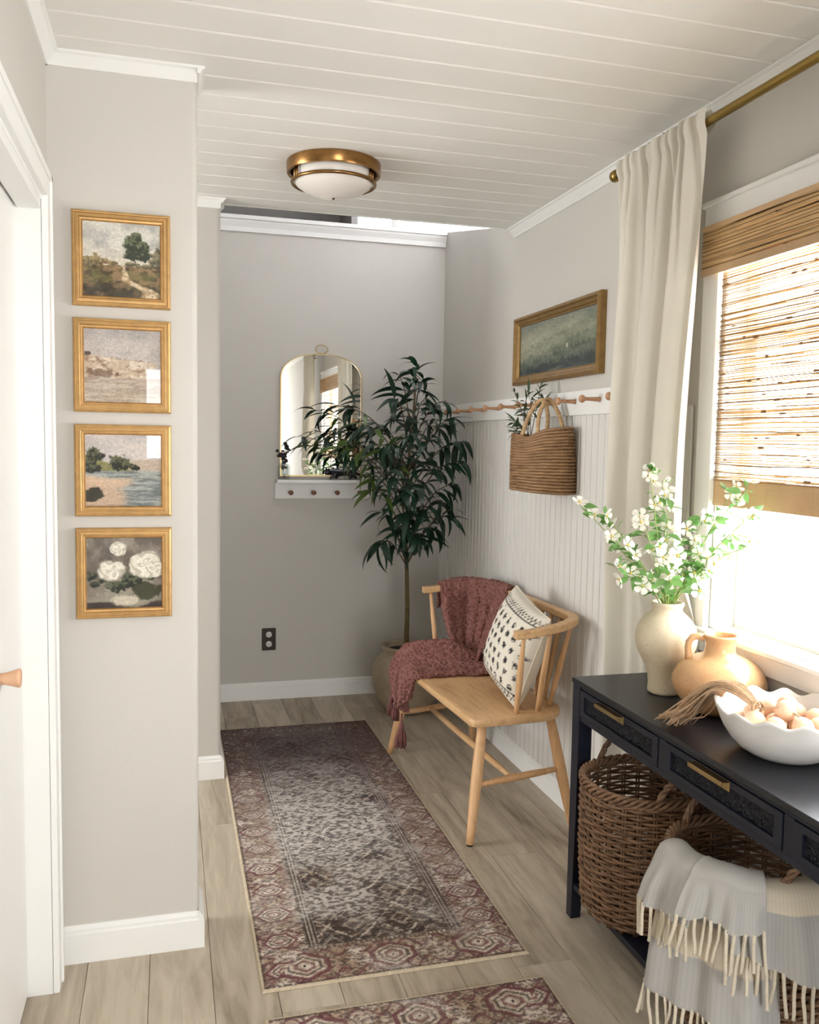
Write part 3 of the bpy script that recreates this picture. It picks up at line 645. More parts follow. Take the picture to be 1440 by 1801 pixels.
# outlet
ot = thing('wall_outlet', 'dark bronze outlet plate with two white sockets', 'outlet', (.533, YB, .276))
G().box(.494, .572, YB-.006, YB, .280, .406, .002).mk('plate', M_bronze, ot)
for z in (.316, .370):
    s = G().lathe([(.0165, 0), (.0165, -.0085), (.015, -.0095), (.001, -.0095)], (.533, YB, z), 20, 'y').mk('socket', M_socket, ot, True); fixn(s)
    for dx in (-.006, .006): G().box(.533+dx-.0012, .533+dx+.0012, YB-.0105, YB-.009, z-.002, z+.007).mk('slot', M_dark, s)
    G().box(.533-.002, .533+.002, YB-.0105, YB-.009, z-.011, z-.007).mk('slot', M_dark, s)

# ================================================================== PEG RAIL ON THE RIGHT WALL
pr_ = thing('peg_rail', 'long white peg rail above the beadboard', 'peg rail', (XR, 3.6, 1.574))
G().box(XR-.020, XR, 2.55, YB-.002, 1.574, 1.668, .0015).mk('rail_board', M_trim, pr_)
PR = [(.0095, 0), (.0085, .01), (.0062, .052), (.0075, .060), (.0135, .066), (.0145, .073), (.012, .079), (.001, .081)]
p0 = G().lathe([(r, -z) for r, z in PR], (0, 0, 0), 16, 'x').mk('peg', M_peg, pr_, True, local=True); fixn(p0)
for k in range(10):
    loc = (XR-.020, 2.70+.2015*k, 1.627)
    if k == 0: p0.location = Vector(loc)-off(pr_)
    else: inst('peg', p0.data, pr_, loc)

# ================================================================== CEILING LIGHT
lx, ly = .566, 3.145
lt = thing('ceiling_light', 'flush brass ceiling light with white opal glass', 'ceiling light', (lx, ly, ZC))
o = G().lathe([(.155, 0), (.164, 0), (.167, -.003), (.167, -.036), (.164, -.041), (.156, -.041), (.153, -.037), (.153, -.004)], (lx, ly, ZC), 64).mk('canopy_ring', M_lampbrass, lt); fixn(o); smooth_angle(o, 35)
o = G().lathe([(.001, -.004), (.140, -.004), (.142, -.050), (.140, -.066), (.132, -.078), (.108, -.094), (.072, -.108), (.030, -.117), (.001, -.119)], (lx, ly, ZC), 48).mk('glass_shade', M_lampglass, lt, True); fixn(o)
o = G().tube([(lx+.147*math.cos(t), ly+.147*math.sin(t), ZC-.070) for t in [2*math.pi*i/64 for i in range(64)]], .0062, 8, True).mk('lower_ring', M_lampbrass, lt, True)
for k in range(3):
    t = math.radians(200+120*k)
    for dd in (-.05, .05): G().tube([(lx+.150*math.cos(t+dd), ly+.150*math.sin(t+dd), ZC-.036), (lx+.150*math.cos(t+dd), ly+.150*math.sin(t+dd), ZC-.074)], .0042, 8).mk('strut', M_lampbrass, lt, True)
G().lathe([(.004, 0), (.005, -.004), (.003, -.008), (.001, -.009)], (lx, ly, ZC-.117), 10).mk('finial', M_bronze, lt, True)
# ================================================================== WINDOW DRESSING
rodx, rodz = 1.432, 2.352
cr_ = thing('curtain_rod', 'brass curtain rod with round end cap above the window', 'curtain rod', (rodx, 1.5, rodz))
o = G().lathe([(.0125, 0), (.0125, 2.44)], (rodx, .22, rodz), 18, 'y').mk('rod', M_rod, cr_, True); fixn(o); smooth_angle(o)
for y0, d in ((2.66, 1), (.22, -1)):
    o = G().lathe([(.0125, 0), (.016, .001*d), (.016, .012*d), (.014, .014*d), (.014, .018*d), (.0185, .021*d), (.0195, .030*d), (.0195, .042*d), (.017, .046*d), (.001, .047*d)], (rodx, y0, rodz), 24, 'y').mk('end_cap', M_rod, cr_, True); fixn(o); smooth_angle(o, 50)
for y0 in (2.645, .27):
    G().tube([(rodx, y0, rodz), (XR-.004, y0, rodz)], .007, 8).mk('bracket', M_rod, cr_, True)
def curtain(name, label, ya, yb, seed, near_shift):
    """ya = far edge at the rod, yb = near edge"""
    t = thing(name, label, 'curtain', (rodx, (ya+yb)/2, .01))
    r = random.Random(seed); nu, nv = 150, 70; zt, zb = rodz+.028, .012
    ph = [r.uniform(0, 6.28) for _ in range(6)]
    V = []; F = []
    for j in range(nv):
        v = (j/(nv-1))**1.15; z = zt+(zb-zt)*v
        for i in range(nu):
            u = i/(nu-1)
            y = ya+(yb-ya)*u
            k = ss_(0, .10, v)
            y += near_shift(u, v)
            # big folds lower down, tight gathers at the rod pocket
            big = .034*math.sin(2*math.pi*(3.35*u+.12*math.sin(5*u+ph[0]))+ph[1]) + .012*math.sin(2*math.pi*7.1*u+ph[2])*(1-.5*v)
            small = (.011*math.sin(2*math.pi*11*u+ph[3]) + .006*math.sin(2*math.pi*17*u+ph[4]))*(1-ss_(.0, .22, v))*ss_(0, .02, 1.0)
            x = rodx + (-.016-.004) + big*(.12+.88*k)*(.55+.45*ss_(0, .5, v)) + small
            # rod pocket bulge
            dz = (z-rodz)
            if abs(dz) < .034: x -= .010*math.cos(dz/.034*math.pi/2)
            kp = ss_(1.20, .84, z)*ss_(2.50, 2.41, y); x = min(x, 1.497); x = x+(1.5165+.10*big-x)*kp
            V.append((x, y, z + .006*math.sin(2*math.pi*11*u+ph[3])*(1-ss_(0, .05, v))))
    for j in range(nv-1):
        for i in range(nu-1): F.append((j*nu+i, j*nu+i+1, (j+1)*nu+i+1, (j+1)*nu+i))
    o = mk('cloth', V, F, M_curtain, t, True)
    # back half of the rod pocket
    G().grid(lambda a, b: (rodx+.018*math.sin(b*math.pi)+.002*math.sin(60*a), ya+(yb-ya)*a, rodz+.030-.062*b), 40, 8).mk('rod_pocket', M_curtain, t, True)
    return t
def ss_(a, b, x):
    t = max(0, min(1, (x-a)/(b-a))); return t*t*(3-2*t)
def shiftA(u, v):
    f = 1-u
    return .075*u*ss_(.0, .45, v) + f*(.015*ss_(0, .4, v)-.035*ss_(.3, .9, v))
curtain('linen_curtain', 'cream linen curtain gathered beside the beadboard', 2.635, 2.165, 4, shiftA)
def shiftB(u, v): return -.05*u*ss_(0, .5, v)
curtain('linen_curtain', 'cream linen curtain on the far side of the window, seen in the mirror', .80, .30, 9, shiftB)

# woven bamboo shade
bs = thing('bamboo_shade', 'woven bamboo roman shade half lowered over the window', 'window shade', (XR-.01, 1.54, 1.29))
rb = random.Random(21)
def reeds(y0, y1, z0, z1, x, pitch, hgt, dark=.12, nseg=14, thick=.0016):
    A, D = G(), G(); z = z0
    while z < z1:
        h = hgt*rb.uniform(.5, 1.35); g = D if rb.random() < dark else A
        ph = rb.uniform(0, 6); am = rb.uniform(.0003, .0016)
        V = []; F = []
        for i in range(nseg+1):
            y = y0+(y1-y0)*i/nseg; zz = z+am*math.sin(ph+i*1.3)+rb.uniform(-.0003, .0003)
            V += [(x-thick/2, y, zz-h/2), (x+thick/2, y, zz-h/2), (x+thick/2, y, zz+h/2), (x-thick/2, y, zz+h/2)]
        for i in range(nseg):
            a = i*4
            F += [(a+k, a+(k+1) % 4, a+4+(k+1) % 4, a+4+k) for k in range(4)]
        F += [(0, 3, 2, 1), (nseg*4, nseg*4+1, nseg*4+2, nseg*4+3)]; g.add(V, F)
        if rb.random() < .55:      # knots on the reed
            for q in range(rb.randint(1, 3)):
                y = rb.uniform(y0, y1); w = rb.uniform(.004, .012); D.box(x-.0022, x+.0022, y-w, y+w, z-h*.8, z+h*.8)
        z += pitch*rb.uniform(.55, 1.6)
    return A, D
sy0, sy1 = .85, 2.214
A, D = reeds(sy0, sy1, 1.362, 1.955, XR-.004, .0062, .0034, .0)
o = A.mk('reed_weave', M_reed, bs); o['kind'] = 'stuff'
_, D2 = reeds(sy0, sy1, 1.366, 1.95, XR-.0065, .0215, .0026, 1.0); D2.add(D.v, D.f)
o = D2.mk('reed_weave', M_reeddark, bs); o['kind'] = 'stuff'
vy0, vy1 = .74, 2.272
A, D = reeds(vy0, vy1, 1.972, 2.080, XR-.034, .0046, .0048, .0)
va = A.mk('valance', M_valance, bs); va['kind'] = 'stuff'
_, D2 = reeds(vy0, vy1, 1.975, 2.078, XR-.0365, .0105, .0015, 1.0)
D2.mk('valance_dark_reeds', M_reeddark, va)
G().box(XR-.0325, XR-.0315, vy0, vy1, 1.952, 2.085).mk('valance_lining', M_valance, bs)
G().box(XR-.0375, XR-.0355, vy0, vy1, 1.950, 1.972, .0006).mk('valance_hem', M_reedtan, bs)
G().box(XR-.0375, XR-.0355, vy0, vy1, 2.078, 2.092, .0006).mk('valance_binding', M_reedtan, bs)
G().box(XR-.032, XR-.003, vy0+.01, vy1-.003, 2.070, 2.092, .001).mk('headrail', M_trim, bs)
hm = G()
z = 1.292
while z < 1.366: hm.box(XR-.006, XR-.003, sy0, sy1, z, z+.0055, .0006); z += .00548
hm.mk('hem_band', M_reedtan, bs)
cg = G()
for q in range(8): cg.tube([(XR-.007, sy0+.06+q*.178, 1.30), (XR-.007, sy0+.06+q*.178, 1.95)], .0006, 4)
o = cg.mk('binding_thread', M_reedtan, bs); o['kind'] = 'stuff'

# ================================================================== CONSOLE TABLE
TX0, TX1, TY0, TY1, TZ = 1.188, 1.505, .93, 2.392, .752
tb = thing('console_table', 'dark navy console table with cane drawer fronts', 'console table', ((TX0+TX1)/2, (TY0+TY1)/2, 0))
G().box(TX0-.004, TX1, TY0-.004, TY1+.004, TZ-.016, TZ, .0025).mk('tabletop', M_navytop, tb)
lw = .044
for x0 in (TX0, TX1-lw):
    for y0 in (TY0, TY1-lw):
        g = G(); ya, yb = (y0, y0+lw)
        # slight taper to the foot on the inner sides
        ins = .012; xi0, xi1 = (x0, x0+lw-ins) if x0 == TX0 else (x0+ins, x0+lw); yi0, yi1 = (y0+ins, y0+lw) if y0 != TY0 else (y0, y0+lw-ins)
        V = [(x0, ya, TZ-.016), (x0+lw, ya, TZ-.016), (x0+lw, yb, TZ-.016), (x0, yb, TZ-.016), (x0, ya, .35), (x0+lw, ya, .35), (x0+lw, yb, .35), (x0, yb, .35), (xi0, yi0, 0), (xi1, yi0, 0), (xi1, yi1, 0), (xi0, yi1, 0)]
        F = [(0, 1, 2, 3), (8, 11, 10, 9)]+[(a+i, a+4+i, a+4+(i+1) % 4, a+(i+1) % 4) for a in (0, 4) for i in range(4)]
        o = mk('leg', V, F, M_navy, tb); fixn(o)
za = .628
G().box(TX0+.004, TX0+.022, TY0+lw, TY1-lw, za, .645, .001).box(TX0+.004, TX0+.022, TY0+lw, TY1-lw, .726, TZ-.016, .001).mk('front_rail', M_navy, tb)
G().box(TX1-.022, TX1-.004, TY0+lw, TY1-lw, za, TZ-.016).mk('back_apron', M_navy, tb)
for y0 in (TY0+.006, TY1-.024): G().box(TX0+lw, TX1-lw, y0, y0+.018, za, TZ-.016).mk('side_apron', M_navy, tb)
G().box(TX0+.004, TX1-.004, TY0+.004, TY1-.004, .094, .114, .002).mk('lower_shelf', M_navy, tb)
dy = (TY1-TY0-2*lw-.03*2)/3
hb = None
for k in range(3):
    b1 = TY1-lw-k*(dy+.03); b0_ = b1-dy
    dr = thing('drawer', None, None, (TX0, (b0_+b1)/2, .645)); del_ = dr; dr.parent = tb; dr.location = Vector((TX0, (b0_+b1)/2, .645))-off(tb); OFF[dr.name] = Vector((TX0, (b0_+b1)/2, .645))
    z0, z1 = .6465, .7245; fwid = .016
    C0 = [Vector((TX0+.006, b1-.002, z0)), Vector((TX0+.006, b0_+.002, z0)), Vector((TX0+.006, b0_+.002, z1)), Vector((TX0+.006, b1-.002, z1))]
    Dg = [Vector((0, -1.6, 1)), Vector((0, 1.6, 1)), Vector((0, 1.6, -1)), Vector((0, -1.6, -1))]
    o = G().frame(C0, Dg, (-1, 0, 0), [(0, -.016), (0, .005), (.001, .006), (fwid-.001, .006), (fwid, .005), (fwid, -.016)]).mk('drawer_frame', M_navy, dr); fixn(o)
    G().box(TX0+.008, TX0+.012, b0_+.02, b1-.02, z0+.012, z1-.012).mk('cane_panel', M_cane, dr)
    hy = (b0_+b1)/2+.02
    G().box(TX0-.020, TX0-.0005, hy-.066, hy+.066, .7215, .7235, .0006).box(TX0-.0215, TX0-.0185, hy-.066, hy+.066, .7125, .7235, .0008).box(TX0-.001, TX0+.001, hy-.066, hy+.066, .700, .7235, .0004).mk('pull', M_brass, dr)
    if k < 2: G().box(TX0+.003, TX0+.024, b0_-.03, b0_, .645, .726, .001).mk('stile', M_navy, tb)

# ================================================================== ON THE TABLE
vx, vy = 1.372, 2.185
vs = thing('stoneware_vase', 'tall speckled cream stoneware vase holding blossom branches', 'vase', (vx, vy, TZ))
Pv = [(.87*r_, z_) for r_, z_ in [(.001, .001), (.050, .001), (.0535, .004), (.0545, .010), (.053, .030), (.056, .055), (.066, .080), (.080, .103), (.092, .124), (.0985, .145), (.1005, .160), (.098, .180), (.091, .198), (.079, .214), (.065, .226), (.054, .234), (.049, .240), (.048, .246), (.051, .252), (.0545, .258), (.053, .263), (.048, .265), (.045, .262), (.042, .246), (.042, .20), (.001, .19)]]
o = G().lathe(Pv, (vx, vy, TZ), 44).mk('body', M_vase, vs, True); fixn(o)
jx, jy = 1.418, 1.995
jg = thing('terracotta_jug', 'round glazed tan jug with a loop handle', 'jug', (jx, jy, TZ))
Pj = [(.001, .001), (.060, .001), (.068, .004), (.090, .022), (.110, .044), (.1205, .066), (.1225, .082), (.118, .100), (.106, .120), (.088, .136), (.066, .147), (.050, .152), (.042, .158), (.0385, .168), (.0385, .186), (.041, .196), (.0445, .202), (.045, .206), (.042, .209), (.039, .206), (.036, .196), (.033, .17), (.001, .15)]
o = G().lathe(Pj, (jx, jy, TZ), 48).mk('body', M_jug, jg, True); fixn(o)
hd = Vector((-.88, .47, 0)).normalized()
P = [Vector((jx, jy, TZ))+hd*r+Vector((0, 0, z)) for r, z in ((.040, .196), (.056, .201), (.072, .197), (.081, .184), (.083, .168), (.081, .150), (.079, .136))]
o = G().tube(P, [.009, .0095, .0095, .009, .0088, .009, .011], 12).mk('handle', M_jug, jg, True)

# scalloped bowl
bwx, bwy = 1.372, 1.672
bo = thing('scalloped_bowl', 'white ceramic bowl with a ruffled wavy rim', 'bowl', (bwx, bwy, TZ))
Pb = [(.001, .001), (.085, .001), (.100, .004), (.128, .022), (.152, .048), (.172, .080), (.184, .108), (.193, .132), (.197, .140), (.195, .145), (.188, .142), (.176, .112), (.163, .082), (.143, .052), (.120, .028), (.092, .012), (.001, .009)]
V = []; F = []; n = 120
for r, z in [(r*.80, z*.76) for r, z in Pb]:
    for k in range(n):
        a = 2*math.pi*k/n; w = max(0, (z-.03)/.08); w = w*w
        sc_ = math.cos(13*a+.6)+.18*math.sin(5*a)
        rr = r*(1+.026*w*sc_); zz = z + (.0065*w*sc_)*(z > .04)
        V.append((bwx+rr*math.cos(a), bwy+rr*math.sin(a), TZ+zz))
for i in range(len(Pb)-1):
    for k in range(n): F.append((i*n+k, i*n+(k+1) % n, (i+1)*n+(k+1) % n, (i+1)*n+k))
F.append(tuple(range(n))[::-1]); F.append(tuple((len(Pb)-1)*n+k for k in range(n)))
o = mk('body', V, F, M_ivory, bo, True); fixn(o)
# bead garland with jute tassel
ga = thing('bead_garland', 'wooden bead garland with a jute tassel trailing out of the bowl', 'bead garland', (bwx, bwy, TZ+.012))
R_ = .024
bm_ = G().lathe([(.004, -R_*.98)]+[(R_*math.cos(t), R_*math.sin(t)) for t in [math.radians(x) for x in (-70, -50, -30, -10, 10, 30, 50, 70)]]+[(.004, R_*.98)], (0, 0, 0), 16).mk('bead', M_bead_w, ga, True, local=True)
rbp = random.Random(8); bpos = []
for ring, cnt, z in ((.0, 1, .034), (.052, 6, .036), (.098, 11, .060), (.028, 3, .072), (.074, 8, .082), (.02, 2, .108)):
    for q in range(cnt):
        a = 2*math.pi*q/cnt+ring*40; bpos.append((bwx+ring*math.cos(a), bwy+ring*math.sin(a), TZ+z+rbp.uniform(-.004, .004)))
for k, p in enumerate(bpos):
    e = (rbp.uniform(0, 3), rbp.uniform(0, 3), rbp.uniform(0, 3))
    if k == 0: bm_.location = Vector(p)-off(ga); bm_.rotation_euler = e
    else: inst('bead', bm_.data, ga, p, e)
# tassel: strands run over the rim and fan out on the table
tg = G(); rt = random.Random(14)
S0 = Vector((1.315, 1.70, TZ+.105)); rim = Vector((1.268, 1.792, TZ+.128)); dn = Vector((1.245, 1.845, TZ+.065)); en = Vector((1.232, 1.915, TZ+.012))
for q in range(90):
    o1 = Vector((rt.uniform(-.020, .020), rt.uniform(-.008, .008), rt.uniform(-.008, .016))); sp_ = rt.uniform(-1, 1)
    P = [S0+o1*.3, S0.lerp(rim, .5)+o1*.8+Vector((0, 0, .018)), rim+o1, dn+o1*1.5+Vector((sp_*.012, 0, rt.uniform(-.012, .014))), en+Vector((sp_*.042, rt.uniform(-.045, .022), rt.uniform(-.006, .016)))]
    # subdivide smoothly
    Q = []
    for i in range(len(P)-1):
        for s in range(4):
            t = s/4; p0_, p1_, p2_, p3_ = P[max(i-1, 0)], P[i], P[i+1], P[min(i+2, len(P)-1)]
            Q.append(.5*((2*p1_)+(p2_-p0_)*t+(2*p0_-5*p1_+4*p2_-p3_)*t*t+(3*p1_-p0_-3*p2_+p3_)*t**3))
    Q.append(P[-1]); Q = [Vector((p.x, p.y, max(p.z, TZ+.003))) for p in Q]
    tg.tube(Q, rt.uniform(.0010, .0020), 5)
o = tg.mk('tassel', M_jute, ga, True)
G().tube([S0+Vector((.004*math.cos(t), -.004+.002*t*.3, .016*math.sin(t))) + Vector((.010*math.cos(t), 0, 0)) for t in [i*.5 for i in range(26)]], .003, 6).mk('tassel_knot', M_jute, ga, True)
G().tube([S0+Vector((.0, -.012, .0)), S0+Vector((.02, -.04, .012)), S0+Vector((.05, -.07, .002)), S0+Vector((.04, -.11, -.002))], .003, 6).mk('twine', M_jute, ga, True)
# blossom branches in the vase
TIPS = [(1.117, 2.25, 1.292), (1.177, 2.22, 1.265), (1.152, 2.12, 1.204), (1.161, 2.1, 1.129), (1.159, 2.05, 1.113), (1.247, 2.13, 1.264), (1.266, 2.13, 1.392), (1.319, 2.15, 1.365), (1.327, 2.13, 1.327), (1.384, 2.13, 1.232), (1.425, 2.1, 1.274), (1.47, 2.041, 1.345), (1.47, 1.981, 1.351), (1.47, 1.953, 1.286), (1.47, 1.959, 1.203), (1.47, 2.044, 1.208), (1.434, 2.05, 1.13), (1.35, 2.0, 1.078), (1.211, 2.05, 1.089), (1.21, 2.0, 1.202), (1.286, 2.0, 1.171), (1.264, 2.0, 1.111), (1.402, 2.12, 1.105), (1.47, 2.077, 1.149)]
bq = thing('blossom_branches', 'leafy branches of white blossoms standing in the cream vase', 'flowers', (vx, vy, TZ+.2))
rq = random.Random(31)
def catmull(P, n=6):
    P = [Vector(p) for p in P]; Q = []
    for i in range(len(P)-1):
        p0_, p1_, p2_, p3_ = P[max(i-1, 0)], P[i], P[i+1], P[min(i+2, len(P)-1)]
        for s in range(n):
            t = s/n; Q.append(.5*((2*p1_)+(p2_-p0_)*t+(2*p0_-5*p1_+4*p2_-p3_)*t*t+(3*p1_-p0_-3*p2_+p3_)*t**3))
    Q.append(P[-1]); return Q
def leaf_mesh(name, ln, w, bend, mat, n=6, cup=.15, twist=0):
    V = []; F = []
    for i in range(n+1):
        t = i/n; ww = w*(math.sin(math.pi*min(1, t**.75*1.0))**.9)*(1-.15*t) if 0 < i < n else .0004
        a = bend*t; x = ln*(math.sin(a)/bend if bend else t); z = -ln*((1-math.cos(a))/bend) if bend else 0
        tw = twist*t
        for s in (-1, 0, 1):
            V.append((x, s*ww/2*math.cos(tw), z + abs(s)*ww*cup + s*ww/2*math.sin(tw)))
    for i in range(n):
        for s in (0, 1): F.append((i*3+s, (i+1)*3+s, (i+1)*3+s+1, i*3+s+1))
    me = bpy.data.meshes.new(name); me.from_pydata(V, [], F); me.update(); me.materials.append(mat)
    me.polygons.foreach_set('use_smooth', [True]*len(me.polygons)); return me
def dir_euler(d, roll=0):
    q = Vector(d).to_track_quat('X', 'Z'); return (q.to_matrix() @ Matrix.Rotation(roll, 3, 'X')).to_euler()
FL = [leaf_mesh('blossom_leaf', l, w, b, M_fleaf, 5, .12) for l, w, b in ((.038, .021, .5), (.030, .017, .3), (.042, .022, .8))]
# one five-petal flower and a bud
def flower_mesh(r):
    V = []; F = []; I = []
    for k in range(5):
        a = 2*math.pi*k/5; b = len(V)
        ring = [(.15, 0), (.55, .30), (.85, .36), (1.0, .18), (1.02, 0), (1.0, -.18), (.85, -.36), (.55, -.30)]
        for rr, tt in ring:
            x, y = rr*r, tt*r*1.05; z = .28*r*rr*rr - .10*r*abs(tt)
            V.append((x*math.cos(a)-y*math.sin(a), x*math.sin(a)+y*math.cos(a), z))
        V.append((.6*r*math.cos(a), .6*r*math.sin(a), .02*r)); c = len(V)-1
        F += [(b+i, b+(i+1) % 8, c) for i in range(8)]; I += [0]*8
    b = len(V)
    for rr, z in ((.0, .22), (.16, .14), (.18, 0)):
        for k in range(6): V.append((rr*r*math.cos(k*1.047), rr*r*math.sin(k*1.047), z*r+.01*r))
    for i in range(2):
        for k in range(6): F.append((b+i*6+k, b+i*6+(k+1) % 6, b+(i+1)*6+(k+1) % 6, b+(i+1)*6+k)); I.append(1)
    me = bpy.data.meshes.new('flower'); me.from_pydata(V, [], F); me.update(); me.materials.append(M_petal); me.materials.append(M_flowerc)
    me.polygons.foreach_set('material_index', I); me.polygons.foreach_set('use_smooth', [True]*len(F)); return me
FM = [flower_mesh(.0225), flower_mesh(.018)]
for k, tp in enumerate(TIPS):
    T = Vector(tp); base = Vector((vx+rq.uniform(-.02, .02), vy+rq.uniform(-.02, .02), TZ+.205)); nk = Vector((vx+(T.x-vx)*.12, vy+(T.y-vy)*.12, TZ+.275))
    nk.x = max(vx-.03, min(vx+.03, nk.x)); nk.y = max(vy-.03, min(vy+.03, nk.y))
    mid = nk.lerp(T, .55)+Vector((rq.uniform(-.015, .015), rq.uniform(-.015, .015), .02))
    Q = catmull([base, nk, mid, T], 6); G().tube(Q, [.0022-.0012*i/len(Q) for i in range(len(Q))], 5).mk('stem', M_stem, bq, True)
    ln = (T-nk).length; nl = int(6+ln*26); nf = 2+int(ln*9)
    for q in range(nl):
        t = rq.uniform(.12, 1); j = 6+t*12; i = min(int(j), 17); p = Q[i].lerp(Q[min(i+1, 18)], j-int(j))
        d = Vector((rq.uniform(-1, 1), rq.uniform(-1, 1), rq.uniform(-.4, .7))).normalized(); d = (d+(Q[min(i+1, 18)]-Q[i]).normalized()*.5).normalized()
        p2 = p + d*.006
        if p2.x + d.x*.03 > 1.505: d.x = -abs(d.x)
        inst('leaf', rq.choice(FL), bq, p2, dir_euler(d, rq.uniform(-1, 1)), (rq.uniform(.8, 1.25),)*3)
    for q in range(nf):
        t = 1 if q == 0 else rq.uniform(.25, .98); j = 6+t*12; i = min(int(j), 17); p = Q[i].lerp(Q[min(i+1, 18)], j-i)
        d = Vector((rq.uniform(-.7, .5), rq.uniform(-1.2, .2), rq.uniform(-.2, .9))).normalized(); p2 = p+d*rq.uniform(.006, .018)
        e = d.to_track_quat('Z', 'Y').to_euler(); inst('flower', FM[q % 2], bq, p2, e, (rq.uniform(.85, 1.15),)*3)

# ================================================================== WICKER BASKETS
def supell(a, rx, ry, p=2.15):
    c, s = math.cos(a), math.sin(a); return rx*math.copysign(abs(c)**(2/p), c), ry*math.copysign(abs(s)**(2/p), s)
def basket(label, cx, cy, rx, ry, z0, h, seed, flare=1.06):
    t = thing('wicker_basket', label, 'basket', (cx, cy, z0), 0, 'wicker baskets under the console table')
    r = random.Random(seed); N = 26; A = G()
    def ring(z, off_, ph, rad, wav=.005, m=N*4):
        f = 1+(flare-1)*z/h + .03*math.sin(math.pi*z/h); P = []
        for k in range(m):
            a = 2*math.pi*k/m; x, y = supell(a, rx*f, ry*f); nrm = Vector((x/rx**2, y/ry**2, 0)).normalized()
            w = off_+wav*math.cos(N/2*a+ph); P.append((cx+x+nrm.x*w, cy+y+nrm.y*w, z0+z+.0016*math.sin(3*a+seed*z*90)))
        A.tube(P, rad, 5, True)
    z = .012; row = 0
    while z < h-.03:
        ring(z, r.uniform(-.001, .001), math.pi*(row % 2)+r.uniform(-.15, .15), r.uniform(.0036, .0046)); z += .0098; row += 1
    o = A.mk('weave', M_wicker, t, True); o['kind'] = 'stuff'
    A = G()
    for k in range(N):
        for dd in (-.35, .35):
            a = 2*math.pi*(k+.0)/N + dd*.06; P = []
            for i in range(9):
                zz = h*i/8; f = 1+(flare-1)*zz/h+.03*math.sin(math.pi*zz/h); x, y = supell(a, rx*f, ry*f); P.append((cx+x, cy+y, z0+zz*.985))
            A.tube(P, .0033, 5)
    o = A.mk('stakes', M_wicker, t, True); o['kind'] = 'stuff'
    A = G()
    for q in range(4):            # braided rim
        P = []; m = 140
        for k in range(m):
            a = 2*math.pi*k/m; x, y = supell(a, rx*flare, ry*flare); nrm = Vector((x/rx**2, y/ry**2, 0)).normalized(); w = 13*a+q*math.pi/2
            P.append((cx+x+nrm.x*.008*math.cos(w), cy+y+nrm.y*.008*math.cos(w), z0+h-.016+.011*math.sin(w)))
        A.tube(P, .0052, 6, True)
    A.mk('rim', M_wicker, t, True)
    B = G(); m = 30
    B.prism([(cx+supell(2*math.pi*k/m, rx*.97, ry*.97)[0], cy+supell(2*math.pi*k/m, rx*.97, ry*.97)[1]) for k in range(m)], z0+.002, z0+.012)
    B.mk('base', M_wicker, t)
    for a0 in (math.pi/2, -math.pi/2):      # twisted loop handles at the two ends
        A = G()
        for q in range(3):
            P = []
            for i in range(25):
                s = i/24; aa = a0+(s-.5)*.75; x, y = supell(aa, rx*flare, ry*flare); w = 9*s*math.pi/1.5+q*2.09
                P.append((cx+x*.99+.005*math.cos(w), cy+y*.99+.005*math.sin(w)*.6, z0+h-.03+.085*math.sin(math.pi*s)**.75+.004*math.sin(w)))
            A.tube(P, .0052, 6)
        A.mk('handle', M_wicker, t, True)
    return t
basket('round wicker basket standing empty beside the far table leg', 1.328, 2.185, .170, .166, .1145, .395, 3)
basket('round wicker basket with a fringed blanket over its side', 1.328, 1.71, .172, .180, .1145, .400, 5)

